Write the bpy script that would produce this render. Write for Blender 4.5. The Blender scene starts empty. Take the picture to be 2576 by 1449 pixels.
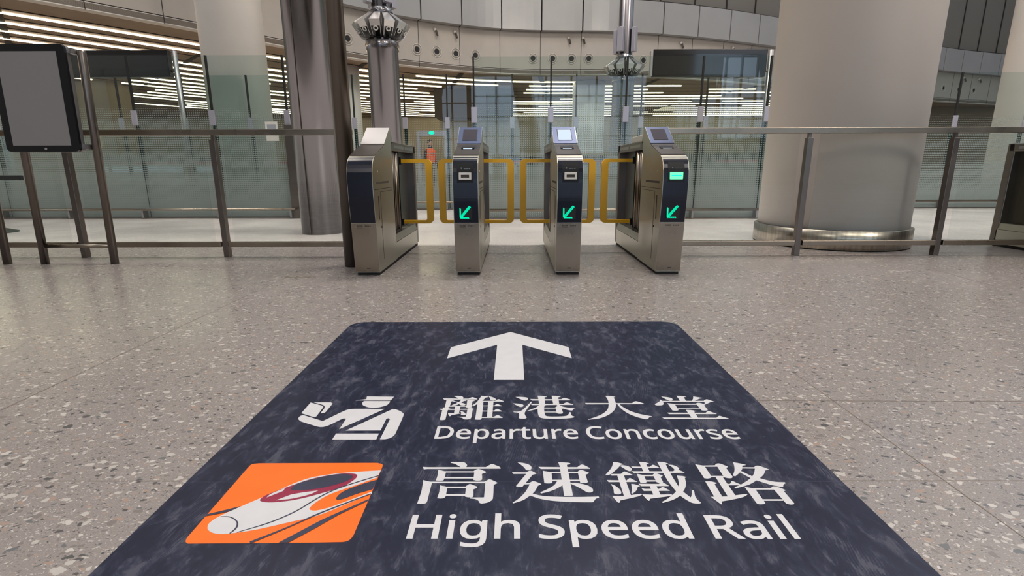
# Transit hall floor sign, ticket gates and glass screens
SIGN={'char_li': ['-2185,17118 -2064,17136* -1882,17092* -1823,17002* -1840,16889 -1983,16889 -2049,16990*', '-2549,16929 -1627,16906 -1572,16976* -1498,17027* -1405,16963* -1311,16879* -1325,16837 -2485,16816', '-2400,16798 -2246,16790* -2104,16740 -2216,16679 -2226,16271 -2283,16213* -2391,16229', '-1883,16826 -1775,16789* -1666,16726 -1778,16707* -1928,16472* -2036,16377* -2173,16360 -2176,16384 -1998,16568* -1910,16715*', '-2245,16783 -2128,16715* -1842,16580* -1714,16483* -1701,16399* -1757,16364* -1855,16388* -1929,16484* -2004,16581* -2191,16698', '-2224,16337 -1652,16335 -1652,16274 -2226,16271', '-1661,16796 -1480,16788* -1378,16738 -1471,16681 -1472,16210 -1560,16187* -1653,16222', '-2560,16109 -1599,16095 -1594,16037 -2495,16017', '-2447,16213 -2282,16206* -2176,16159 -2259,16108 -2254,15336 -2330,15305* -2438,15320', '-2036,16282 -1855,16282 -1856,15779 -2022,15779', '-2230,15787 -1853,15801 -1791,15801 -1788,15768 -2093,15641 -2112,15582* -2153,15582*', '-1837,15943 -1721,15879* -1630,15745* -1633,15657* -1687,15631* -1784,15679 -1782,15812*', '-1611,16106 -1516,16175* -1428,16129* -1361,16078 -1415,16025 -1418,15483 -1442,15398* -1538,15345* -1660,15356 -1720,15452* -1889,15510 -1892,15532 -1601,15537 -1595,16049', '-1183,17128 -992,17089* -922,17025 -1020,16987 -1131,16712 -1283,16470 -1410,16311* -1459,16316 -1461,16344 -1315,16627*', '-1282,16530 -1089,16749 -1076,15375* -1123,15323* -1280,15334', '-926,17101 -789,17024* -662,16872* -665,16785* -723,16736 -839,16761 -868,16923*', '-1136,16712 -679,16718 -627,16797* -552,16840* -462,16760* -373,16686* -389,16649 -1099,16644', '-1088,16350 -687,16356 -636,16432* -584,16468* -507,16396* -430,16325* -435,16289 -1084,16291', '-1086,15963 -683,15967 -634,16046* -583,16085* -496,16012* -416,15921* -426,15894 -1082,15895', '-1084,15504 -677,15513 -618,15589* -548,15637* -464,15556* -385,15470* -400,15437 -1080,15439', '-916,16675 -732,16674 -731,15481 -904,15482'], 'char_gang': ['42,17042 192,17052* 446,16995* 487,16881* 451,16782* 385,16745* 331,16757*', '-51,16522 89,16514* 282,16441* 323,16358* 290,16275* 225,16247* 152,16288*', '-29,15897 127,15901* 253,15987* 429,16310* 589,16658 619,16634 560,16429* 445,16124* 349,15806* 361,15630* 403,15478* 371,15414* 265,15397* 164,15425* 149,15500* 166,15674* 126,15807* -24,15857', '569,16869 859,16855 1363,16854 1670,16853 1731,16915* 1806,16953* 1893,16890* 1989,16814* 1973,16760 619,16744', '567,16481 1700,16473 1773,16557* 1847,16593* 1942,16520* 2051,16436* 2035,16396 607,16386', '844,17134 1027,17116* 1178,17049 1081,16993 1069,16427 866,16428', '1345,17133 1516,17114* 1677,17055 1572,16992 1564,16450 1355,16450', '882,16428 1123,16427 956,16215* 759,16077* 482,15941 451,15959 548,16043* 744,16204*', '795,16169 1012,16168 1015,15694 1065,15574* 1348,15540* 1709,15583* 1802,15692* 1854,15847 1891,15847 1892,15670* 1923,15582* 1984,15528* 1909,15453* 1640,15400* 1235,15391* 884,15445* 801,15629*', '866,16440 1070,16439 1011,16157 795,16157', '960,16187 1388,16186 1470,16284 1509,16307 1619,16283 1604,16120 1014,16117', '1459,16414 1544,16402 1670,16260* 1873,16178* 2098,16154 2023,16096* 1968,15982* 1924,15964* 1804,16017* 1666,16109* 1503,16295*', '1415,16190 1515,16307 1667,16120 1615,16063 1632,15803* 1613,15759* 1518,15732* 1418,15770', '1016,15883 1416,15882 1417,15826 1018,15827'], 'char_da': ['2467,16555 4111,16533 4207,16647* 4280,16679* 4375,16622* 4520,16489* 4495,16453 2516,16442', '3281,17114 3447,17108* 3627,17036* 3612,17016 3559,16998 3546,16588* 3501,16301* 3361,15955* 3093,15623* 2772,15408* 2416,15324 2405,15350 2632,15483* 2924,15711* 3154,16024* 3269,16397* 3311,16785*', '3573,16480 3648,16479 3709,16277* 3903,15954* 4163,15730* 4549,15554 4528,15515 4451,15489* 4373,15383* 4335,15355* 4098,15458* 3807,15753* 3644,16115*'], 'char_tang': ['5263,17061 5409,17030* 5592,16941* 5610,16816* 5556,16729* 5475,16729* 5406,16791*', '5173,16817 5208,16669* 5201,16511* 5140,16391* 5012,16351* 4899,16368* 4884,16452* 5005,16560* 5096,16657*', '5207,16706 6668,16706 6777,16812* 6844,16817* 6923,16737* 7023,16627 6873,16603 6639,16435* 6616,16459 6667,16615 5210,16637', '5826,17111 6006,17100* 6167,17033 6059,16990 6044,16691 5827,16691 5840,16852', '6421,17065 6559,17001* 6730,16925 6582,16880 6367,16714 6248,16702 6351,16876*', '5339,16522 5573,16462 5570,16402 5561,15995 5517,15954* 5420,15943* 5345,15973', '5567,16462 6291,16464 6399,16543* 6481,16531* 6626,16399 6552,16340 6549,16015* 6522,15969* 6420,15947* 6335,15970 6315,16393 5554,16400', '5569,16121 6322,16112 6327,16050 5570,16059', '5812,16012 5978,15994* 6149,15914 6045,15869 6032,15432 5820,15432', '5109,15805 6398,15786 6489,15879* 6560,15902* 6644,15823* 6745,15723* 6720,15696 5154,15694', '4859,15467 6627,15441 6720,15537* 6785,15574* 6869,15505* 7014,15387* 6990,15366 4905,15365'], 'char_gao': ['-1777,12852 -1584,12857* -1403,12834* -1313,12710* -1323,12607 -1480,12607 -1566,12685* -1674,12772* -1777,12811', '-2528,12617 -2367,12603 -786,12606 -703,12692* -622,12753* -516,12692* -416,12622* -375,12554* -384,12525 -2372,12514 -2472,12497', '-2076,12476 -1893,12409 -1851,12346 -1856,12053 -1875,11990* -1947,11967* -2070,11983 -2057,12215*', '-1893,12409 -1108,12408 -1051,12478* -980,12512* -865,12444* -769,12364* -874,12278 -858,12021* -903,11981* -986,11970* -1082,12005 -1084,12348 -1865,12346', '-1866,12133 -1082,12132 -1077,12068 -1858,12069', '-2405,11999 -2211,11928 -2155,11866 -2153,11092 -2183,11037* -2249,11016* -2385,11023 -2368,11548*', '-2211,11928 -792,11926 -734,11973* -662,12028* -547,11965* -442,11871* -460,11848 -540,11787 -537,11229* -569,11146* -653,11070* -798,11025* -851,11042 -902,11146* -985,11202* -1110,11223 -1105,11265 -795,11265 -760,11272 -761,11864 -2174,11866', '-1928,11766 -1756,11712 -1724,11644 -1723,11316 -1742,11259* -1826,11224* -1925,11238 -1909,11504*', '-1756,11712 -1261,11712 -1212,11780* -1160,11821* -1054,11765* -957,11681* -1050,11591 -1030,11329* -1053,11279* -1158,11270* -1241,11301 -1246,11644 -1747,11644', '-1729,11397 -1241,11397 -1239,11329 -1724,11330'], 'char_su': ['86,12831 239,12805* 424,12699* 469,12578* 437,12476* 358,12446* 316,12476* 236,12639*', '-66,12360 318,12351 377,12409* 430,12434* 520,12376* 593,12285 486,12236 288,11863 389,11863 447,11925* 494,11953* 595,11901* 702,11824 606,11747 524,11531* 457,11421 659,11342* 1011,11299* 1541,11284* 2021,11298 2103,11312 2105,11255 2027,11220* 1971,11143* 1946,11095* 1900,11077* 1344,11091* 954,11130* 634,11214* 392,11342 210,11159* -35,11032 -48,11062 88,11201* 251,11443* 357,11695* 393,11816 254,11809 202,11710* 129,11699* 37,11733 316,12280 -27,12277', '660,12612 1239,12598 1726,12597 1794,12671* 1869,12723* 1968,12653* 2074,12542 2055,12516 718,12506', '1221,12838 1388,12824* 1524,12803* 1554,12759* 1516,12732* 1450,12712 1465,11355 1440,11327* 1341,11317* 1241,11334 1247,12629', '767,12425 965,12367 999,12306 994,11908 963,11862* 869,11847* 778,11862', '965,12367 1698,12366 1755,12432* 1816,12458* 1905,12407* 2009,12324* 2000,12299 1901,12234 1919,11923 1894,11876* 1804,11861* 1714,11884 1710,12305 999,12306', '997,12010 1721,12009 1719,11954 993,11955', '1123,11955 1267,11955 1250,11770 1034,11589* 846,11486* 672,11421 652,11472 806,11575* 1020,11762*', '1454,11877 1655,11853* 1874,11769* 1985,11648* 2001,11544* 1970,11485* 1903,11460* 1834,11478* 1715,11603* 1593,11724* 1459,11831'], 'char_tie': ['2749,12844 2889,12820* 3032,12734 2941,12706 2823,12538 2609,12293 2501,12213* 2445,12213 2439,12240 2616,12501* 2700,12669*', '2900,12659 2991,12691* 3146,12621* 3198,12519* 3174,12436* 3120,12405* 3064,12436*', '2568,12270 2854,12275 2920,12346* 2976,12391* 3079,12310* 3167,12221 3154,12208 2591,12195', '2427,11996 2939,11973 2999,12038* 3059,12081* 3133,12003* 3217,11926 3203,11910 2461,11902', '2742,12230 2922,12230 2917,11350 2737,11296', '2497,11826 2613,11727* 2685,11588* 2701,11476* 2672,11405* 2586,11385* 2515,11421* 2526,11556* 2528,11669*', '3033,11826 3127,11801* 3251,11734 3172,11693* 3127,11588* 3056,11492* 2971,11416 2947,11421 2956,11460* 2995,11588*', '2439,11327 2743,11327 2929,11358 3183,11412 3203,11373 3069,11296* 2610,11144 2587,11076* 2554,11054* 2520,11099*', '3471,12848 3623,12835* 3736,12771 3649,12724 3651,12381 3485,12381', '3205,12621 3720,12607 3778,12667* 3831,12705* 3903,12639* 3967,12564 3953,12549 3240,12541', '3161,12400 4014,12393 4290,12393 4355,12453 4460,12453 4582,12344 4563,12317 3212,12304', '3981,12848 4149,12834* 4273,12761 4187,12723 4185,12335* 4222,11725* 4276,11490* 4383,11256 4428,11333* 4517,11554 4556,11538* 4515,11333* 4515,11195* 4564,11052 4540,11022 4453,11015* 4326,11060* 4146,11326* 4091,11522* 4020,11951* 3997,12408*', '4243,12713 4373,12685* 4472,12591* 4488,12508* 4426,12444 4353,12444 4321,12582*', '3277,12274 3420,12221 3456,12159 3451,11918 3426,11876* 3341,11859* 3280,11876', '3420,12221 3687,12220 3781,12300* 3854,12264* 3953,12176 3874,12115 3880,11900 3845,11867* 3764,11863* 3704,11900 3702,12159 3404,12159', '3453,11986 3701,11985 3704,11921 3447,11921', '3218,11825 3740,11813 3793,11858* 3860,11883* 3929,11808* 3982,11733 3968,11720 3267,11718', '3247,11636 3328,11604 3692,11603 3755,11652* 3814,11684* 3874,11619* 3949,11539 3933,11519 3282,11515', '3485,11734 3659,11734 3663,11357 3481,11326', '3205,11381 3462,11365 3941,11380 3958,11341 3819,11295* 3358,11204 3330,11135* 3308,11120* 3276,11166*', '4319,12184 4480,12158* 4563,12114 4506,12079 4446,11816* 4357,11619* 4246,11459* 4146,11326* 3912,11158* 3631,11038 3613,11075 3743,11165* 3936,11334* 4096,11506* 4240,11750* 4298,11968*'], 'char_lu': ['5000,12730 5235,12661 5229,12583 5236,12161 5201,12097* 5093,12061* 5014,12080', '5178,12671 5524,12680 5604,12759* 5686,12769* 5755,12719* 5861,12611 5784,12544 5794,12133 5734,12079* 5639,12079* 5558,12115 5569,12612 5185,12612', '5221,12179 5562,12179 5560,12120 5210,12121', '5333,12124 5523,12133 5529,11337 5322,11297', '4989,11937 5148,11928* 5274,11861 5186,11806 5182,11297 4980,11265', '5535,11823 5594,11826 5647,11892* 5700,11945* 5782,11866* 5863,11788 5800,11762 5526,11762', '4894,11289 5324,11302 5532,11345 5839,11405 5843,11369 5691,11273* 5369,11170* 5089,11100 5068,11022* 5042,10992* 5011,11038*', '6088,12828 6252,12768* 6394,12699 6344,12673 6272,12660 6195,12495* 6066,12335* 5874,12160 5823,12178 5833,12215 5956,12420* 6039,12631*', '6222,12582 6556,12581 6632,12639* 6701,12659* 6825,12571* 6922,12466 6795,12428 6654,12232* 6476,12069 6099,11805* 5660,11626 5645,11676 5867,11796* 6242,12078* 6422,12288* 6552,12514 6197,12524', '6066,12335 6131,12397 6304,12169 6481,12069 6645,11970* 6804,11908* 7045,11890 7044,11847 6961,11786* 6907,11701 6840,11692* 6609,11787* 6358,11962 6225,12087', '5910,11693 6084,11634 6142,11583 6132,11037 6091,11003* 5987,10988* 5917,11006', '6084,11634 6569,11642 6629,11701* 6705,11709* 6799,11650* 6895,11549 6824,11499 6832,11029 6797,10990* 6704,10980* 6628,11021 6608,11574 6077,11575', '6118,11185 6613,11184 6616,11122 6123,11122'], 'arrow': ['-183,24551 2487,22304 2488,20891 380,22636 388,18564 -797,18569 -789,22642 -2905,20901 -2906,22315'], 'officer': ['-5313,17102 -4325,17076 -4374,16772 -5636,16776 -5272,16883', '-5317,16726 -4392,16723 -4374,16604* -4453,16367* -4830,16190* -5199,16347* -5322,16542*', '-7157,16613 -6672,16373 -6586,16267* -6576,16161* -6566,15576 -6602,15525* -6665,15545* -7160,15803', '-7056,16621 -6449,16619 -6365,16545* -6354,16458* -6366,15894 -6412,15813* -6512,15805 -6509,16161 -6553,16309* -6649,16416*', '-7049,15675 -6235,15249 -5833,15872 -5684,16055* -5438,16117* -4427,16106 -5522,14711 -5519,15361 -5547,15418* -5629,15418* -5906,15007* -6039,14880* -6172,14855* -6312,14899 -6918,15213 -7082,15384* -7120,15577*', '-4151,16101 -3997,16051* -3737,15806* -3685,15647* -3683,14402 -3756,14201* -3902,14103* -4077,14093 -4075,15376 -4134,15434* -4198,15396 -4195,14628 -5293,14623', '-5527,14440 -4199,14438 -4186,14077 -5524,14080'], 'train_tile': ['-7123,12800 -3832,12816 -3668,12739* -3636,12612* -3607,9932 -3652,9767* -3802,9700* -7165,9653 -7250,9714* -7298,9836 -7325,12555 -7301,12744*'], 'train_body': ['-7027,10160* -7077,10322* -6972,10564* -6674,10897* -6174,11405* -5549,12031* -4945,12266* -4281,12378* -3635,12446 -3648,12107 -4102,11783* -4644,11404* -4877,11094* -4958,10863* -4906,10783* -4754,10767* -4467,10895* -3618,11509 -3609,11410 -4088,11027* -4663,10578* -5188,10365* -5949,10074* -6551,9952* -6806,9989* -6953,10074*'], 'train_dark_bay': ['-3614,12021 -3631,11599 -3989,11403* -4254,11212* -4394,11178* -4444,11264* -4351,11510* -3996,11802*'], 'train_red': ['-6300,11146* -6309,11231* -6245,11370* -5861,11693* -5335,12070* -4719,12286* -4348,12293* -4209,12218* -4222,12030* -4421,11728* -4875,11439* -5425,11179* -5916,11078* -6176,11089*'], 'train_screen': ['-5733,11601* -5683,11804* -5420,11993* -4928,12218* -4528,12274* -4345,12206* -4308,12088* -4476,11896* -4954,11655* -5407,11565* -5648,11558*'], 'train_white_window': ['-6192,11259 -6152,11405* -5897,11649 -5889,11529', '-5914,11146 -5620,11387 -5328,11475* -5003,11546 -5161,11386* -5546,11214*'], 'train_line': ['-6261,9996 -5668,10322* -5229,10720* -4895,11214* -4585,11565* -4128,11880* -3624,12178 -3637,12208 -4144,11912* -4605,11599* -4919,11247* -5252,10751* -5688,10350* -6271,10010', '-6936,10536 -6699,10511* -6480,10366* -6399,10225* -6388,10102* -6425,9979 -6404,9959 -6353,10074* -6353,10211* -6471,10396* -6709,10537* -6942,10549', '-5783,9642 -5185,10139* -4588,10667* -3616,11395 -3631,11424 -4614,10708* -5214,10179* -5833,9706', '-5180,9674 -4505,10425 -3626,11195 -3622,11120 -4161,10609 -4527,10159 -4962,9673', '-7304,10555 -7305,10627 -6999,10762* -6667,10923 -6822,10743* -7053,10636*']}
LATIN={'C': [885, ['544,-13 400,2 280,50 185,127 119,230 78,357 65,501 79,643 123,766 194,870 294,948 418,998 566,1014 718,999 870,949 801,811 735,837 683,854 626,865 565,868 429,843 326,772 261,655 238,500 259,345 321,229 420,157 564,132 625,134 685,142 741,153 823,175 823,31 751,8 690,-4 623,-12']], 'D': [1022, ['116,0 116,1000 445,1000 589,986 715,944 818,875 895,778 942,656 957,509 921,289 813,128 641,32 416,0', '282,142 395,142 686,234 784,508 760,665 691,773 579,836 425,858 282,858']], 'H': [1038, ['116,0 116,1000 282,1000 282,593 755,593 755,1000 921,1000 921,0 755,0 755,448 282,448 282,0']], 'R': [871, ['116,0 116,1000 413,1000 579,982 700,928 773,836 796,708 789,633 764,571 728,521 684,483 634,454 605,441 886,0 692,0 450,397 282,397 282,0', '282,538 411,538 511,549 577,580 613,631 626,702 612,774 575,820 507,847 404,857 282,857']], 'S': [769, ['347,-14 263,-11 186,-1 119,14 51,39 51,195 134,165 201,147 275,135 352,130 444,140 508,168 544,211 557,266 552,304 539,335 514,361 474,388 415,416 334,446 220,497 134,560 81,642 64,749 75,826 108,892 161,944 229,982 311,1006 403,1014 484,1010 559,999 626,981 704,951 652,811 580,838 522,854 463,865 402,868 324,859 272,834 242,797 231,747 237,708 249,678 273,651 311,625 365,600 438,572 519,540 590,504 647,462 689,412 715,350 723,276 698,154 619,61 499,5']], 'a': [786, ['300,-14 202,0 119,43 62,116 44,221 68,325 141,403 260,451 422,469 532,472 532,496 523,567 497,608 455,630 396,638 342,634 290,622 241,605 174,576 121,701 194,733 258,753 329,768 404,772 529,757 620,710 675,627 692,512 692,0 567,0 547,84 516,55 459,16 390,-6', '329,120 409,133 473,167 516,224 530,309 530,352 442,349 326,336 258,309 224,271 212,218 221,174 243,145 280,127']], 'c': [672, ['419,-14 321,-3 233,28 160,81 103,158 68,256 57,376 69,501 105,602 164,679 239,732 328,764 428,774 487,771 543,762 594,749 651,726 600,593 546,610 505,622 463,629 429,631 277,569 224,377 238,268 274,190 334,143 420,127 475,131 522,139 565,152 633,179 633,33 581,10 534,-3 482,-11']], 'd': [861, ['384,-14 251,11 145,86 79,211 57,379 79,548 146,672 252,749 386,774 471,766 539,740 592,704 610,686 606,672 603,698 600,729 599,754 599,1062 762,1062 762,0 626,0 612,77 593,59 539,22 470,-5', '405,123 498,138 556,179 588,250 600,357 600,377 589,492 557,573 499,620 403,636 326,620 271,569 237,487 224,376 237,266 271,187 326,140']], 'e': [790, ['437,-14 333,-3 240,30 163,86 105,163 68,260 57,375 67,488 100,586 153,666 224,725 311,762 409,774 504,763 585,731 651,678 699,609 729,525 738,430 738,338 227,338 241,256 285,185 352,141 445,126 509,129 566,138 621,154 705,185 705,40 634,13 575,-2 512,-11', '232,471 567,471 560,529 530,588 480,625 408,638 337,626 283,589 246,530']], 'g': [861, ['407,-323 252,-311 116,-273 116,-122 265,-172 412,-186 492,-174 550,-137 588,-80 600,-1 600,26 601,45 600,73 532,15 387,-14 248,13 143,91 79,216 57,379 79,539 143,665 247,747 384,774 460,767 528,745 587,708 609,685 628,761 762,761 762,5 741,-136 674,-240 563,-303', '406,122 495,136 554,175 590,243 602,352 602,378 589,501 553,579 492,620 403,635 328,619 273,571 237,490 224,378 237,265 273,185 327,138']], 'h': [866, ['99,0 99,1062 262,1062 262,742 261,689 252,675 274,704 333,742 403,765 478,772 605,756 697,705 754,615 772,491 772,0 610,0 610,478 572,597 460,635 364,619 306,575 274,499 262,391 262,0']], 'i': [361, ['182,841 147,847 116,866 95,896 89,937 95,977 116,1008 147,1025 182,1031 216,1025 246,1007 267,977 274,937 267,896 246,866 217,847', '99,0 99,761 262,761 262,0']], 'l': [361, ['99,0 99,1062 262,1062 262,0']], 'n': [866, ['99,0 99,761 235,761 250,683 274,707 336,744 407,767 480,774 605,757 697,707 754,616 772,491 772,0 610,0 610,478 572,597 460,635 365,620 306,575 274,501 262,392 262,0']], 'o': [847, ['423,-14 323,-2 234,33 160,91 104,169 68,266 57,382 81,547 156,671 274,748 425,774 527,762 616,727 690,671 746,593 781,496 792,381 767,216 692,90 574,13', '424,123 514,141 575,191 611,272 624,382 611,490 575,570 513,619 423,635 333,619 272,570 237,490 224,382 238,272 274,191 334,141']], 'p': [861, ['99,-323 99,761 237,761 250,683 268,701 321,739 389,765 477,774 609,750 716,674 782,551 804,382 782,213 716,88 609,12 476,-14 390,-5 321,20 268,57 255,70 257,83 259,54 262,21 262,-8 262,-323', '457,123 512,132 556,156 591,194 616,246 631,310 637,382 624,489 590,570 534,619 454,635 364,621 308,581 275,509 262,404 262,383 274,268 305,187 362,140']], 'r': [578, ['99,0 99,761 238,761 246,649 266,678 321,727 390,763 468,774 492,773 517,772 541,769 579,761 559,614 520,622 500,625 480,627 462,628 411,621 364,600 323,567 290,523 270,468 262,404 262,0']], 's': [671, ['309,-14 233,-11 169,-1 113,15 53,39 53,189 129,156 186,138 249,125 311,120 387,128 435,147 460,174 469,209 466,228 456,245 439,263 408,282 362,305 296,330 228,357 169,385 120,417 82,455 59,504 51,565 73,654 137,721 234,761 352,774 421,770 485,760 545,744 618,716 561,587 495,611 446,626 395,635 345,638 283,633 240,617 217,596 209,569 213,549 223,532 244,515 277,496 326,475 390,451 457,424 514,396 562,363 598,325 620,276 628,218 606,117 539,44 436,0']], 't': [506, ['349,-14 288,-8 232,7 182,37 142,84 117,147 109,228 109,630 2,630 2,718 114,767 164,926 272,926 272,761 489,761 489,630 272,630 272,233 279,181 300,148 330,129 371,122 396,123 424,127 450,131 495,142 495,14 457,0 422,-7 385,-11']], 'u': [866, ['384,-14 258,3 165,54 109,143 91,267 91,761 255,761 255,280 293,162 404,124 500,139 559,183 591,259 603,366 603,761 766,761 766,0 629,0 615,74 591,50 529,14 458,-6']], ' ': [364, []]}
WORDS=[('Departure', [-0.2444, 1.4125, 0.1966, 1.4116, 0.0777]), ('Concourse', [0.2227, 1.4108, 0.688, 1.4092, 0.0776]), ('High', [-0.241, 0.9804, 0.0129, 0.9805, 0.0806]), ('Speed', [0.0544, 0.9805, 0.3983, 0.9804, 0.0805]), ('Rail', [0.4449, 0.9803, 0.633, 0.9789, 0.0792])]
JOINTS=[((-1.7567, 1.605), (-1.7317, 3.7745), 0.0032, 'joint'), ((-1.7317, 3.7745), (-1.764, 4.8538), 0.003, 'joint'), ((-1.3595, 1.1995), (-0.7275, 1.1987), 0.0025, 'joint'), ((0.8139, 1.1977), (1.3335, 1.1971), 0.0025, 'joint'), ((0.8569, 1.674), (1.785, 1.6649), 0.0025, 'joint'), ((1.1233, 1.7154), (1.1282, 0.9843), 0.003, 'joint'), ((1.1197, 1.9177), (1.1233, 1.7154), 0.003, 'joint'), ((-1.7447, 3.8183), (-1.5071, 3.8156), 0.012, 'brass'), ((3.3818, 4.1058), (3.3066, 3.4561), 0.003, 'joint')]
SIGN_TOP=2.6322
SEAMS=[1.7634, 1.1926]
WORLD=3.2
EXPO=-0.14
ROOFW=4.9
LAMPS_AND_FILLS=[[-5, 6, 13.4, 360, 0], [1.5, 6, 13.4, 950, 0], [9, 4.5, 13.4, 450, 0], [-6, 10, 13.4, 260, 0], [3, 11, 13.4, 240, 0], [14, 12, 13.4, 220, 0], [-4, -8, 9, 240, 70], [4, -3, 8, 180, 70], [10, -4, 9, 750, 72]]  # unseen area lights; the tilted ones are fill added for column and gates
import bpy, bmesh, math, random
from mathutils import Vector, Matrix
from mathutils.geometry import tessellate_polygon
random.seed(7)
S = bpy.context.scene
COL = S.collection
PI = math.pi
def srgb(r, g, b):
    f = lambda c: (c/255/12.92) if c <= 10 else ((c/255+.055)/1.055)**2.4
    return (f(r), f(g), f(b), 1)

# ------------------------------------------------------------ materials
def newmat(name):
    m = bpy.data.materials.new(name); m.use_nodes = True
    nt = m.node_tree; nt.nodes.clear()
    return m, nt
def N(nt, t, **kw):
    n = nt.nodes.new(t)
    for k, v in kw.items():
        if k in n.inputs: n.inputs[k].default_value = v
        else: setattr(n, k, v)
    return n
def L(nt, a, b): nt.links.new(a, b)
def principled(name, col, rough=.5, metal=0., bump=0., bscale=200., vary=0., vscale=3., emis=None, estr=0., spec=.5, rvary=0., stretch=None, coat=0.):
    m, nt = newmat(name)
    o = N(nt, 'ShaderNodeOutputMaterial'); p = N(nt, 'ShaderNodeBsdfPrincipled')
    L(nt, p.outputs[0], o.inputs[0])
    p.inputs['Base Color'].default_value = col
    p.inputs['Roughness'].default_value = rough
    p.inputs['Metallic'].default_value = metal
    p.inputs['Specular IOR Level'].default_value = spec
    p.inputs['Coat Weight'].default_value = coat
    if emis: p.inputs['Emission Color'].default_value = emis; p.inputs['Emission Strength'].default_value = estr
    tc = N(nt, 'ShaderNodeTexCoord'); mp = N(nt, 'ShaderNodeMapping')
    L(nt, tc.outputs['Object'], mp.inputs[0])
    if stretch: mp.inputs['Scale'].default_value = stretch
    if vary or rvary:
        n = N(nt, 'ShaderNodeTexNoise'); n.inputs['Scale'].default_value = vscale; n.inputs['Detail'].default_value = 5
        L(nt, mp.outputs[0], n.inputs['Vector'])
        if vary:
            mx = N(nt, 'ShaderNodeMix', data_type='RGBA', blend_type='MULTIPLY'); mx.inputs[0].default_value = 1
            mr = N(nt, 'ShaderNodeMapRange'); mr.inputs[1].default_value = .3; mr.inputs[2].default_value = .7
            mr.inputs[3].default_value = 1-vary; mr.inputs[4].default_value = 1+vary
            L(nt, n.outputs[0], mr.inputs[0]); mx.inputs[6].default_value = col
            L(nt, mr.outputs[0], mx.inputs[7]); L(nt, mx.outputs[2], p.inputs['Base Color'])
        if rvary:
            mr2 = N(nt, 'ShaderNodeMapRange'); mr2.inputs[1].default_value = .3; mr2.inputs[2].default_value = .7
            mr2.inputs[3].default_value = max(0, rough-rvary); mr2.inputs[4].default_value = rough+rvary
            L(nt, n.outputs[0], mr2.inputs[0]); L(nt, mr2.outputs[0], p.inputs['Roughness'])
    if bump:
        n2 = N(nt, 'ShaderNodeTexNoise'); n2.inputs['Scale'].default_value = bscale
        L(nt, mp.outputs[0], n2.inputs['Vector'])
        b = N(nt, 'ShaderNodeBump'); b.inputs['Strength'].default_value = bump; b.inputs['Distance'].default_value = .002
        L(nt, n2.outputs[0], b.inputs['Height']); L(nt, b.outputs[0], p.inputs['Normal'])
    return m
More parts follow.
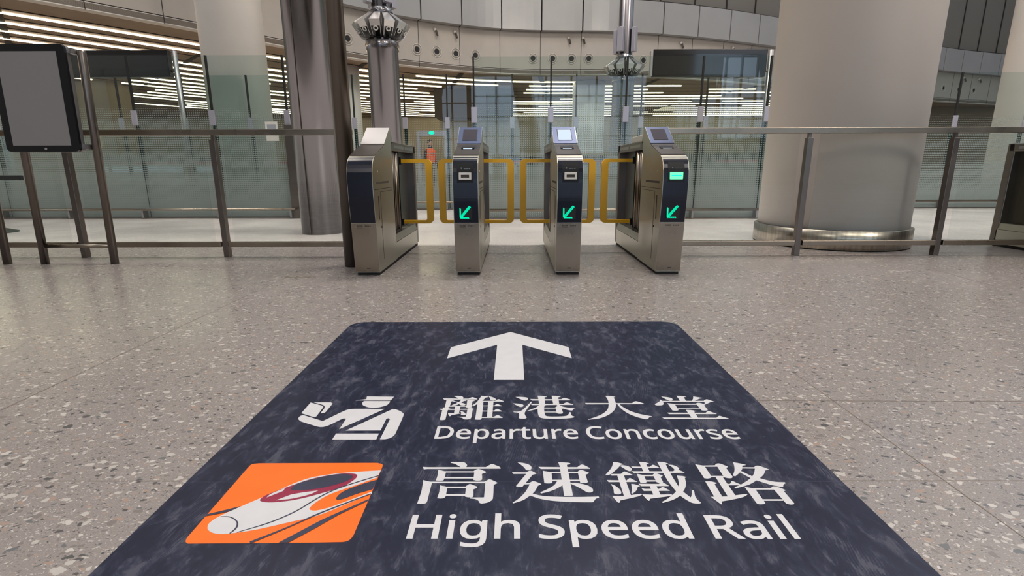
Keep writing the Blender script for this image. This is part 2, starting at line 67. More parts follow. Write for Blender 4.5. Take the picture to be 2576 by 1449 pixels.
def terrazzo(name, base, light, dark, mid, rough, dens=1., contrast=1.):
    m, nt = newmat(name)
    o = N(nt, 'ShaderNodeOutputMaterial'); p = N(nt, 'ShaderNodeBsdfPrincipled'); L(nt, p.outputs[0], o.inputs[0])
    tc = N(nt, 'ShaderNodeTexCoord')
    wn = N(nt, 'ShaderNodeTexNoise'); wn.inputs['Scale'].default_value = 38; wn.inputs['Detail'].default_value = 3
    L(nt, tc.outputs['Object'], wn.inputs['Vector'])
    sub = N(nt, 'ShaderNodeVectorMath', operation='SUBTRACT'); sub.inputs[1].default_value = (.5, .5, .5)
    L(nt, wn.outputs['Color'], sub.inputs[0])
    scl = N(nt, 'ShaderNodeVectorMath', operation='SCALE'); scl.inputs['Scale'].default_value = .03
    L(nt, sub.outputs[0], scl.inputs[0])
    add = N(nt, 'ShaderNodeVectorMath', operation='ADD'); L(nt, tc.outputs['Object'], add.inputs[0]); L(nt, scl.outputs[0], add.inputs[1])
    cn = N(nt, 'ShaderNodeTexNoise'); cn.inputs['Scale'].default_value = 1.1; cn.inputs['Detail'].default_value = 4
    L(nt, tc.outputs['Object'], cn.inputs['Vector'])
    fine = N(nt, 'ShaderNodeTexNoise'); fine.inputs['Scale'].default_value = 260; fine.inputs['Detail'].default_value = 4
    L(nt, tc.outputs['Object'], fine.inputs['Vector'])
    r0 = N(nt, 'ShaderNodeValToRGB'); e = r0.color_ramp.elements
    e[0].position = .3; e[0].color = tuple(c*.82 for c in base[:3])+(1,); e[1].position = .72; e[1].color = tuple(min(1, c*1.18) for c in base[:3])+(1,)
    L(nt, fine.outputs[0], r0.inputs[0])
    cur = r0.outputs[0]
    for i, (sc, th, edge) in enumerate(((230, .46, .2), (110, .42, .14), (60, .42, .08), (34, .36, .05), (19, .25, .04), (11, .12, .03))):
        v = N(nt, 'ShaderNodeTexVoronoi', feature='F1'); v.inputs['Scale'].default_value = sc; v.inputs['Randomness'].default_value = 1
        mp = N(nt, 'ShaderNodeMapping'); mp.inputs['Rotation'].default_value = (0, 0, .7*i+.3); mp.inputs['Scale'].default_value = (1, 1.45, 0)
        mp.inputs['Location'].default_value = (i*3.1, i*1.7, 0)
        L(nt, add.outputs[0], mp.inputs[0]); L(nt, mp.outputs[0], v.inputs['Vector'])
        sep = N(nt, 'ShaderNodeSeparateColor'); L(nt, v.outputs['Color'], sep.inputs[0])
        # per-stone radius
        rr = N(nt, 'ShaderNodeMapRange'); rr.inputs[1].default_value = 0; rr.inputs[2].default_value = 1
        rr.inputs[3].default_value = th*-.5; rr.inputs[4].default_value = th*1.25*dens
        L(nt, sep.outputs[1], rr.inputs[0])
        lt = N(nt, 'ShaderNodeMath', operation='SUBTRACT'); L(nt, rr.outputs[0], lt.inputs[0]); L(nt, v.outputs['Distance'], lt.inputs[1])
        mk = N(nt, 'ShaderNodeMapRange'); mk.inputs[1].default_value = 0; mk.inputs[2].default_value = edge; mk.inputs[3].default_value = 0; mk.inputs[4].default_value = contrast
        L(nt, lt.outputs[0], mk.inputs[0])
        cr = N(nt, 'ShaderNodeValToRGB'); cr.color_ramp.interpolation = 'CONSTANT'; el = cr.color_ramp.elements
        cols = [dark, mid, light, base, light, mid, tuple(c*1.12 for c in light[:3])+(1,), (base[0]*1.25, base[1]*1.02, base[2]*.86, 1), (dark[0]*1.6, dark[1]*1.7, dark[2]*1.7, 1), light]
        el[0].position = 0; el[0].color = cols[0]; el[1].position = .13 if i > 1 else .2; el[1].color = cols[1]
        for k, c in enumerate(cols[2:]):
            q = el.new(.22+.098*k); q.color = c
        L(nt, sep.outputs[0], cr.inputs[0])
        mx = N(nt, 'ShaderNodeMix', data_type='RGBA'); L(nt, mk.outputs[0], mx.inputs[0]); L(nt, cur, mx.inputs[6]); L(nt, cr.outputs[0], mx.inputs[7])
        cur = mx.outputs[2]
    L(nt, cur, p.inputs['Base Color'])
    mr = N(nt, 'ShaderNodeMapRange'); mr.inputs[1].default_value = .3; mr.inputs[2].default_value = .7; mr.inputs[3].default_value = rough-.05; mr.inputs[4].default_value = rough+.08
    L(nt, cn.outputs[0], mr.inputs[0]); L(nt, mr.outputs[0], p.inputs['Roughness'])
    return m
def glass(name, tint, frit=False, refl=1.):
    m, nt = newmat(name)
    o = N(nt, 'ShaderNodeOutputMaterial')
    tr = N(nt, 'ShaderNodeBsdfTransparent'); tr.inputs[0].default_value = tint
    gl = N(nt, 'ShaderNodeBsdfGlossy'); gl.inputs['Roughness'].default_value = 0.0; gl.inputs[0].default_value = (1, 1, 1, 1)
    fr = N(nt, 'ShaderNodeFresnel'); fr.inputs[0].default_value = 1.5
    ge = N(nt, 'ShaderNodeNewGeometry')
    mm = N(nt, 'ShaderNodeMath', operation='MULTIPLY'); mm.inputs[1].default_value = refl; L(nt, fr.outputs[0], mm.inputs[0])
    # only the outward side of each face mirrors, so that inner faces do not show total reflection
    iv = N(nt, 'ShaderNodeMath', operation='SUBTRACT'); iv.inputs[0].default_value = 1; L(nt, ge.outputs['Backfacing'], iv.inputs[1])
    m3 = N(nt, 'ShaderNodeMath', operation='MULTIPLY'); L(nt, mm.outputs[0], m3.inputs[0]); L(nt, iv.outputs[0], m3.inputs[1])
    mx = N(nt, 'ShaderNodeMixShader'); L(nt, m3.outputs[0], mx.inputs[0]); L(nt, tr.outputs[0], mx.inputs[1]); L(nt, gl.outputs[0], mx.inputs[2])
    last = mx.outputs[0]
    if frit:
        tc = N(nt, 'ShaderNodeTexCoord'); sx = N(nt, 'ShaderNodeSeparateXYZ'); L(nt, tc.outputs['Object'], sx.inputs[0])
        def M(op, a, b=None, c=None):
            n = N(nt, 'ShaderNodeMath', operation=op)
            for i, v in enumerate((a, b, c)):
                if v is None: continue
                if isinstance(v, (int, float)): n.inputs[i].default_value = v
                else: L(nt, v, n.inputs[i])
            return n.outputs[0]
        p = .0335
        zz = M('DIVIDE', sx.outputs[2], p); row = M('FLOOR', zz); odd = M('MULTIPLY', M('MODULO', row, 2), .5)
        xx = M('DIVIDE', sx.outputs[0], p)
        dx = M('SUBTRACT', M('FRACT', M('ADD', xx, 1000)), .5); dz = M('SUBTRACT', M('FRACT', zz), .5)
        d = M('SQRT', M('ADD', M('MULTIPLY', dx, dx), M('MULTIPLY', dz, dz)))
        cr = N(nt, 'ShaderNodeFloatCurve')
        mr = N(nt, 'ShaderNodeMapRange'); mr.inputs[1].default_value = 0; mr.inputs[2].default_value = 1.8; L(nt, sx.outputs[2], mr.inputs[0]); L(nt, mr.outputs[0], cr.inputs[1])
        cu = cr.mapping.curves[0]
        cu.points[0].location = (0, .62); cu.points[1].location = (1, .0)
        for x, y in ((.12, .58), (.3, .48), (.5, .34), (.7, .26), (.9, .19), (.97, .12)): cu.points.new(x, y)
        cr.mapping.update()
        mask = M('LESS_THAN', d, cr.outputs[0])
        fm = N(nt, 'ShaderNodeMix', data_type='FLOAT')
        df = N(nt, 'ShaderNodeBsdfDiffuse'); df.inputs[0].default_value = srgb(158, 166, 163)
        tl = N(nt, 'ShaderNodeBsdfTranslucent'); tl.inputs[0].default_value = srgb(186, 194, 190)
        m2 = N(nt, 'ShaderNodeMixShader'); m2.inputs[0].default_value = .45; L(nt, df.outputs[0], m2.inputs[1]); L(nt, tl.outputs[0], m2.inputs[2])
        mk = M('MULTIPLY', mask, .92)
        m4 = N(nt, 'ShaderNodeMixShader'); L(nt, mk, m4.inputs[0]); L(nt, last, m4.inputs[1]); L(nt, m2.outputs[0], m4.inputs[2])
        last = m4.outputs[0]
    L(nt, last, o.inputs[0])
    return m
def emissive(name, col, strength):
    m, nt = newmat(name); o = N(nt, 'ShaderNodeOutputMaterial'); e = N(nt, 'ShaderNodeEmission')
    e.inputs[0].default_value = col; e.inputs[1].default_value = strength; L(nt, e.outputs[0], o.inputs[0]); return m
def sticker(name):
    m, nt = newmat(name)
    o = N(nt, 'ShaderNodeOutputMaterial'); p = N(nt, 'ShaderNodeBsdfPrincipled'); L(nt, p.outputs[0], o.inputs[0])
    tc = N(nt, 'ShaderNodeTexCoord')
    mp = N(nt, 'ShaderNodeMapping'); mp.inputs['Rotation'].default_value = (0, 0, .35); mp.inputs['Scale'].default_value = (1.9, 1, 1); L(nt, tc.outputs['Object'], mp.inputs[0])
    n1 = N(nt, 'ShaderNodeTexNoise'); n1.inputs['Scale'].default_value = 8; n1.inputs['Detail'].default_value = 9; n1.inputs['Roughness'].default_value = .68; n1.inputs['Distortion'].default_value = .5
    L(nt, mp.outputs[0], n1.inputs['Vector'])
    mp2 = N(nt, 'ShaderNodeMapping'); mp2.inputs['Rotation'].default_value = (0, 0, -.6); mp2.inputs['Scale'].default_value = (2.6, 1, 1); L(nt, tc.outputs['Object'], mp2.inputs[0])
    n2 = N(nt, 'ShaderNodeTexNoise'); n2.inputs['Scale'].default_value = 14; n2.inputs['Detail'].default_value = 8; n2.inputs['Distortion'].default_value = .7; n2.inputs['Roughness'].default_value = .7
    L(nt, mp2.outputs[0], n2.inputs['Vector'])
    # shoe tread stripes, only inside patches
    w = N(nt, 'ShaderNodeTexWave', wave_type='BANDS'); w.inputs['Scale'].default_value = 26; w.inputs['Distortion'].default_value = 7; w.inputs['Detail'].default_value = 2; w.inputs['Detail Scale'].default_value = .6
    L(nt, mp.outputs[0], w.inputs['Vector'])
    pt = N(nt, 'ShaderNodeTexNoise'); pt.inputs['Scale'].default_value = 4.2; pt.inputs['Detail'].default_value = 2
    L(nt, mp2.outputs[0], pt.inputs['Vector'])
    pm = N(nt, 'ShaderNodeMapRange'); pm.inputs[1].default_value = .56; pm.inputs[2].default_value = .66; L(nt, pt.outputs[0], pm.inputs[0])
    tw = N(nt, 'ShaderNodeMath', operation='MULTIPLY'); L(nt, w.outputs['Fac'], tw.inputs[0]); L(nt, pm.outputs[0], tw.inputs[1])
    a1 = N(nt, 'ShaderNodeMapRange'); a1.inputs[1].default_value = .48; a1.inputs[2].default_value = .70; L(nt, n1.outputs[0], a1.inputs[0])
    a2 = N(nt, 'ShaderNodeMapRange'); a2.inputs[1].default_value = .52; a2.inputs[2].default_value = .70; L(nt, n2.outputs[0], a2.inputs[0])
    s1 = N(nt, 'ShaderNodeMath', operation='ADD'); L(nt, a1.outputs[0], s1.inputs[0]); L(nt, a2.outputs[0], s1.inputs[1])
    s2 = N(nt, 'ShaderNodeMath', operation='MULTIPLY_ADD'); L(nt, tw.outputs[0], s2.inputs[0]); s2.inputs[1].default_value = .45; L(nt, s1.outputs[0], s2.inputs[2])
    cr = N(nt, 'ShaderNodeValToRGB'); e = cr.color_ramp.elements
    e[0].position = 0; e[0].color = srgb(19, 24, 46); e[1].position = 1; e[1].color = srgb(66, 68, 82)
    q = e.new(.4); q.color = srgb(30, 35, 58)
    L(nt, s2.outputs[0], cr.inputs[0]); L(nt, cr.outputs[0], p.inputs['Base Color']); p.inputs['Specular IOR Level'].default_value = .3
    rr = N(nt, 'ShaderNodeMapRange'); rr.inputs[1].default_value = 0; rr.inputs[2].default_value = 1; rr.inputs[3].default_value = .36; rr.inputs[4].default_value = .55
    L(nt, s2.outputs[0], rr.inputs[0]); L(nt, rr.outputs[0], p.inputs['Roughness'])
    return m
def ceilmat(name):
    m = principled(name, srgb(128, 110, 92), .6, vary=.12, vscale=2)
    return m
steel_kw = dict(metal=1., rvary=.06, vary=.07, vscale=4)
MT = dict(
    floor=terrazzo('terrazzo_grey', srgb(138, 131, 128), srgb(178, 172, 166), srgb(80, 79, 80), srgb(120, 113, 110), .25),
    floor2=terrazzo('terrazzo_pale', srgb(222, 215, 210), srgb(232, 227, 221), srgb(196, 188, 184), srgb(212, 205, 200), .18, contrast=.8),
    sticker=sticker('navy_floor_film'), white=principled('white_print', srgb(199, 199, 202), .38, vary=.03, vscale=20),
    orange=principled('orange_print', srgb(247, 106, 18), .34, vary=.05, vscale=9), crimson=principled('crimson_print', srgb(138, 26, 62), .35),
    navyprint=principled('navy_print', srgb(38, 42, 66), .4, vary=.2, vscale=14),
    steel_lit=principled('side_lit_steel', srgb(186, 182, 170), .36, **steel_kw), steel=principled('brushed_steel', srgb(146, 135, 121), .3, **steel_kw),  # side steel is a paler copy, standing in for light on the gate sides
    steel_d=principled('dark_brushed_steel', srgb(118, 110, 104), .34, **steel_kw),
    steel_l=principled('pale_satin_steel', srgb(160, 158, 158), .45, **steel_kw),
    steel_c=principled('column_steel', srgb(134, 131, 134), .24, metal=1., vary=.07, vscale=1.4, rvary=.04, stretch=(1, 1, .35)),
    chrome=principled('polished_metal', srgb(214, 212, 210), .14, metal=1.),
    navy=principled('navy_satin_metal', srgb(14, 18, 33), .26, metal=.25),
    navyhead=principled('blue_grey_head', srgb(78, 86, 112), .35, metal=.8),
    black=principled('black_plastic', srgb(16, 17, 20), .5, spec=.3), blackmatt=principled('black_rubber', srgb(16, 16, 16), .7),
    darkpanel=principled('dark_olive_panel', srgb(70, 66, 54), .3, metal=.5),
    yellow=principled('yellow_powder_coat', srgb(242, 180, 0), .42, vary=.03),
    white_plastic=principled('white_plastic', srgb(214, 210, 202), .4),
    column=principled('white_column_paint', srgb(222, 214, 205), .55, vary=.03, vscale=1.5, bump=.05, bscale=60),
    cream=principled('cream_wall_panel', srgb(170, 161, 151), .5, vary=.03),
    upper=principled('satin_grey_panel', srgb(156, 154, 152), .3, metal=.15, vary=.05, vscale=.8),
    upperdark=principled('brown_reflection_glazing', srgb(112, 106, 98), .25), skirt=principled('skirt_reflection_steel', srgb(176, 166, 152), .3, metal=1., vary=.25, vscale=9, stretch=(4, 4, .1)), hood=principled('satin_hood_metal', srgb(206, 204, 202), .3, metal=.9), lip=principled('pale_lip', srgb(196, 190, 182), .5),  # reflections put into the colour: the upper glazing's brown, the skirt's vertical streaks
    groove=principled('dark_groove', srgb(52, 48, 45), .8), joint=principled('floor_joint', srgb(112, 102, 92), .6),
    brass=principled('brass_inlay', srgb(120, 104, 76), .4, metal=.6),
    ceil=ceilmat('timber_tone_ceiling'), led=emissive('warm_led', (1, .80, .55, 1), 10),
    soffitdark=principled('dark_ceiling_track', srgb(38, 34, 30), .8),
    glass=glass('clear_green_glass', (.84, .91, .895, 1), refl=1.), frit=glass('dotted_glass', (.88, .93, .918, 1), frit=True, refl=1.),
    fglass=glass('balustrade_glass', (.955, .972, .966, 1), refl=.9),
    beige=principled('beige_wall', srgb(160, 148, 124), .6, vary=.05), brown=principled('dark_brown_box', srgb(60, 49, 38), .6),
    olive=principled('brown_wall', srgb(118, 104, 86), .6, vary=.06),
    screen_on=emissive('lit_screen', (.72, .84, 1, 1), 1.15), screen_off=principled('dark_screen', srgb(64, 60, 68), .12),
    displayblack=principled('black_display_panel', srgb(24, 27, 29), .12, spec=.6), blackframe=principled('black_frame', srgb(10, 10, 12), .22),
    paper=principled('grey_board', srgb(132, 128, 128), .55, vary=.02), green=emissive('green_led', (0, 1, .52, 1), 1.25), greenw=emissive('green_glow_led', (.16, 1, .42, 1), 1.7),
    exitgreen=emissive('green_lamp', (0, 1, .45, 1), 2.2), vest=principled('orange_vest', srgb(250, 100, 50), .7, emis=None), skin=principled('skin', srgb(176, 128, 102), .5),
    hair=principled('black_hair', srgb(22, 18, 16), .5), cloth=principled('dark_cloth', srgb(34, 36, 44), .8), red=principled('red_belt', srgb(176, 22, 40), .6),
    lilac=principled('lilac_metal_plate', srgb(168, 166, 176), .35, metal=.4), teal=principled('dark_glass_edge', srgb(26, 48, 48), .25),
    mark=principled('engraved_mark', srgb(70, 64, 58), .7), printgrey=principled('pale_print', srgb(150, 156, 162), .5),
    dgreen=principled('dark_green_rubber', srgb(56, 66, 58), .7), wallgrey=principled('hall_wall', srgb(196, 192, 186), .6),
    holeblack=principled('nozzle_dark', srgb(14, 14, 15), .6), roofm=principled('roof_white', srgb(200, 200, 198), .6), warmlamp=emissive('warm_panel', (1, .86, .55, 1), 3),
)

# ------------------------------------------------------------ mesh helpers
class MB:
    def __init__(s): s.bm = bmesh.new(); s.smooth = False
    def box(s, x0, x1, y0, y1, z0, z1, M=None, bev=0.):
        bm = s.bm if not bev else bmesh.new()
        vs = [bm.verts.new((x, y, z)) for z in (z0, z1) for y in (y0, y1) for x in (x0, x1)]
        for f in ((0, 2, 3, 1), (4, 5, 7, 6), (0, 1, 5, 4), (2, 6, 7, 3), (0, 4, 6, 2), (1, 3, 7, 5)): bm.faces.new([vs[i] for i in f])
        if bev:
            bmesh.ops.bevel(bm, geom=bm.edges[:], offset=bev, segments=2, affect='EDGES', profile=.5)
            vm = {v: s.bm.verts.new(M @ v.co if M else v.co) for v in bm.verts}
            for f in bm.faces: s.bm.faces.new([vm[v] for v in f.verts])
            bm.free()
        elif M:
            for v in vs: v.co = M @ v.co
        return s
    def prism(s, pts, a, b, axis='x', M=None):
        """closed polygon extruded between a and b along axis; pts are the other two coordinates in order"""
        def P(u, v, w): return Vector({'x': (w, u, v), 'y': (u, w, v), 'z': (u, v, w)}[axis])
        A = [s.bm.verts.new(P(u, v, a)) for u, v in pts]; B = [s.bm.verts.new(P(u, v, b)) for u, v in pts]
        n = len(pts)
        for t in tessellate_polygon([[Vector((u, v, 0)) for u, v in pts]]):
            s.bm.faces.new([A[i] for i in t]); s.bm.faces.new([B[i] for i in reversed(t)])
        for i in range(n): s.bm.faces.new([A[i], A[(i+1) % n], B[(i+1) % n], B[i]])
        if M:
            for v in A+B: v.co = M @ v.co
        return s
    def tube(s, p, q, r, r2=None, n=16, caps=True):
        p, q = Vector(p), Vector(q); r2 = r if r2 is None else r2
        d = (q-p).normalized(); u = d.orthogonal().normalized(); w = d.cross(u)
        A = []; B = []
        for i in range(n):
            a = 2*PI*i/n; k = u*math.cos(a)+w*math.sin(a)
            A.append(s.bm.verts.new(p+k*r)); B.append(s.bm.verts.new(q+k*r2))
        for i in range(n):
            f = s.bm.faces.new([A[i], A[(i+1) % n], B[(i+1) % n], B[i]]); f.smooth = True
        if caps: s.bm.faces.new(A[::-1]); s.bm.faces.new(B)
        return s
    def lathe(s, prof, cx=0, cy=0, n=48):
        rings = []
        for r, z in prof: rings.append([s.bm.verts.new((cx+r*math.cos(2*PI*i/n), cy+r*math.sin(2*PI*i/n), z)) for i in range(n)])
        for a, b in zip(rings, rings[1:]):
            for i in range(n):
                f = s.bm.faces.new([a[i], a[(i+1) % n], b[(i+1) % n], b[i]]); f.smooth = True
        s.bm.faces.new(rings[0][::-1]); s.bm.faces.new(rings[-1])
        return s
    def ring(s, c, nrm, R, r, n=24, m=8):
        c, nrm = Vector(c), Vector(nrm).normalized(); u = nrm.orthogonal().normalized(); w = nrm.cross(u)
        g = []
        for i in range(n):
            a = 2*PI*i/n; k = u*math.cos(a)+w*math.sin(a)
            g.append([s.bm.verts.new(c+k*(R+r*math.cos(2*PI*j/m))+nrm*r*math.sin(2*PI*j/m)) for j in range(m)])
        for i in range(n):
            for j in range(m):
                f = s.bm.faces.new([g[i][j], g[(i+1) % n][j], g[(i+1) % n][(j+1) % m], g[i][(j+1) % m]]); f.smooth = True
        return s
    def face(s, pts):
        s.bm.faces.new([s.bm.verts.new(p) for p in pts]); return s
    def sphere(s, c, r, sz=(1, 1, 1), n=16):
        g = bmesh.ops.create_uvsphere(s.bm, u_segments=n, v_segments=n//2+2, radius=r)
        for v in g['verts']: v.co = Vector((v.co.x*sz[0], v.co.y*sz[1], v.co.z*sz[2]))+Vector(c)
        for v in g['verts']:
            for f in v.link_faces: f.smooth = True
        return s
    def build(s, name, mat, parent=None, fix=True):
        if fix: bmesh.ops.recalc_face_normals(s.bm, faces=s.bm.faces[:])
        me = bpy.data.meshes.new(name); s.bm.to_mesh(me); s.bm.free()
        for m in (mat if isinstance(mat, (list, tuple)) else [mat]): me.materials.append(MT[m])
        o = bpy.data.objects.new(name, me); COL.objects.link(o)
        if parent: o.parent = parent
        return o
def tag(o, label=None, cat=None, group=None, kind=None):
    for k, v in (('label', label), ('category', cat), ('group', group), ('kind', kind)):
        if v: o[k] = v
    return o
def thing(name, label, cat, loc=(0, 0, 0), rz=0, group=None):
    o = bpy.data.objects.new(name, None); COL.objects.link(o); o.location = loc; o.rotation_euler = (0, 0, rz)
    return tag(o, label, cat, group)
def copy_tree(o, parent=None):
    c = o.copy(); COL.objects.link(c); c.parent = parent
    for ch in list(o.children): copy_tree(ch, c)
    return c
def struct(mb, name, mat, kind='structure'): return tag(mb.build(name, mat), kind=kind)

# ------------------------------------------------------------ camera
W_, H_, F_ = 2576, 1449, 1290.
th = math.atan((H_/2-424)/F_); yaw = math.atan((1293.4-W_/2)/F_*math.cos(th)); roll = math.radians(.18)
fwd = Vector((-math.sin(yaw)*math.cos(th), math.cos(yaw)*math.cos(th), -math.sin(th))); rgt = Vector((math.cos(yaw), math.sin(yaw), 0)); upv = rgt.cross(fwd)
R_ = rgt*math.cos(roll)-upv*math.sin(roll); U_ = rgt*math.sin(roll)+upv*math.cos(roll)
cam = bpy.data.cameras.new('camera'); co = bpy.data.objects.new('camera', cam); COL.objects.link(co)
cam.sensor_width = 36; cam.lens = F_/W_*36; cam.clip_end = 300; cam.clip_start = .05
co.matrix_world = Matrix(((R_.x, U_.x, -fwd.x, 0), (R_.y, U_.y, -fwd.y, 0), (R_.z, U_.z, -fwd.z, .8), (0, 0, 0, 1)))
S.camera = co

# ------------------------------------------------------------ floor
b = MB()
YB = 5.46
b.face([(-14, -24, 0), (32, -24, 0), (32, YB, 0), (-14, YB, 0)])
f2 = len(b.bm.faces)
b.face([(-40, YB, 0), (40, YB, 0), (40, 60, 0), (-40, 60, 0)])
b.bm.faces.ensure_lookup_table(); b.bm.faces[1].material_index = 1
fl = struct(b, 'floor', ['floor', 'floor2'])
def jline(p, q, w, z=.0006):
    p, q = Vector(p+(0,)), Vector(q+(0,)); d = (q-p).normalized(); n = Vector((-d.y, d.x, 0))*w/2; k = Vector((0, 0, z))
    return [p-n+k, q-n+k, q+n+k, p+n+k]
for i, (p, q, w, mt) in enumerate(JOINTS):
    b = MB(); b.face(jline(p, q, w)); struct(b, 'trim_%d' % (i+1), mt)

# ------------------------------------------------------------ floor sign
def curve_pts(txt, scale=1e-4, seg=5):
    P = []
    for t in txt.split():
        sm = t.endswith('*'); x, y = t.rstrip('*').split(','); P.append((Vector((float(x)*scale, float(y)*scale, 0)), sm))
    out = []; n = len(P)
    for i in range(n):
        p0, p1, p2, p3 = P[i-1], P[i], P[(i+1) % n], P[(i+2) % n]
        out.append(p1[0])
        if not (p1[1] or p2[1]): continue
        d = p2[0]-p1[0]; ln = d.length
        def tan(a, c):
            v = c-a
            return v.normalized()*ln if v.length > 1e-9 else d
        m1 = tan(p0[0], p2[0]) if p1[1] else d
        m2 = tan(p1[0], p3[0]) if p2[1] else d
        for k in range(1, seg):
            t = k/seg
            out.append(p1[0]*(2*t**3-3*t*t+1)+m1*(t**3-2*t*t+t)+p2[0]*(-2*t**3+3*t*t)+m2*(t**3-t*t))
    return out
def flat(mb, loops, z):
    vs = [mb.bm.verts.new((p.x, p.y, z)) for lp in loops for p in lp]
    for t in tessellate_polygon(loops):
        try:
            f = mb.bm.faces.new([vs[i] for i in t])
        except ValueError: pass
def decal(keys, name, mat, parent, z, dz=.00004):
    mb = MB(); k = 0
    for key in keys:
        for poly in SIGN[key]: flat(mb, [curve_pts(poly)], z+k*dz); k += 1
    for f in mb.bm.faces:
        f.normal_update()
        if f.normal.z < 0: f.normal_flip()
    return mb.build(name, mat, parent, fix=False)
def word(w, spec, name, parent, z):
    x0, y0, x1, y1, cap = spec
    adv = 0; gl = []
    for ch in w:
        a, cs = LATIN[ch]; gl.append((adv, cs)); adv += a
    xs = [adv0+int(t.split(',')[0]) for adv0, cs in gl for c in cs for t in c.split()]
    lo, hi = min(xs), max(xs); mb = MB()
    for a, cs in gl:
        loops = []
        for c in cs:
            lp = []
            for t in c.split():
                gx, gy = map(float, t.split(',')); u = (a+gx-lo)/(hi-lo)
                lp.append(Vector((x0+(x1-x0)*u, y0+(y1-y0)*u+cap*gy/1000, 0)))
            loops.append(lp)
        area = lambda l: abs(sum(p.x*q.y-q.x*p.y for p, q in zip(l, l[1:]+l[:1])))
        loops.sort(key=area, reverse=True)
        def inside(p, l):
            c = False
            for p1, p2 in zip(l, l[1:]+l[:1]):
                if (p1.y > p.y) != (p2.y > p.y) and p.x < (p2.x-p1.x)*(p.y-p1.y)/(p2.y-p1.y)+p1.x: c = not c
            return c
        outer = []
        for l in loops:
            for grp in outer:
                if inside(l[0], grp[0]): grp.append(l); break
            else: outer.append([l])
        for grp in outer: flat(mb, grp, z)
    for f in mb.bm.faces:
        f.normal_update()
        if f.normal.z < 0: f.normal_flip()
    return mb.build(name, 'white', parent, fix=False)
sg = thing('floor_sign', 'large navy floor sticker reading Departure Concourse and High Speed Rail under a white arrow', 'floor sign')
XL, XR, YT, YBm, rad = -.862, .856, SIGN_TOP, .35, .075
pts = [(XL, YBm), (XR, YBm)]
for cx, a0 in ((XR-rad, 0), (XL+rad, 90)):
    for k in range(9):
        a = math.radians(a0+k*90/8); pts.append((cx+rad*math.cos(a), YT-rad+rad*math.sin(a)))
MB().prism(pts, .0002, .0012, 'z').build('sheet', 'sticker', sg)
b = MB()
for y in SEAMS:
    b.box(XL+.002, XR-.002, y-.0006, y+.0006, .0011, .00125)
b.build('film_seam', 'navyprint', sg)
decal(['arrow'], 'arrow', 'white', sg, .0014)
decal(['officer'], 'officer_pictogram', 'white', sg, .0014)
for k, nm in (('char_li', 'chinese_character'), ('char_gang', 0), ('char_da', 0), ('char_tang', 0), ('char_gao', 0), ('char_su', 0), ('char_tie', 0), ('char_lu', 0)):
    decal([k], 'chinese_character', 'white', sg, .0014)
for w, sp in WORDS: word(w, sp, 'english_word', sg, .0014)
tile = decal(['train_tile'], 'train_pictogram', 'orange', sg, .0014)
decal(['train_body'], 'train_body', 'white', tile, .0017)
decal(['train_dark_bay'], 'window_band', 'navyprint', tile, .0019)
decal(['train_red'], 'cab_surround', 'crimson', tile, .0019)
decal(['train_screen'], 'windscreen', 'navyprint', tile, .0021)
decal(['train_white_window'], 'headlamp_pane', 'white', tile, .0021)
decal(['train_line'], 'outline_stroke', 'navyprint', tile, .0023)

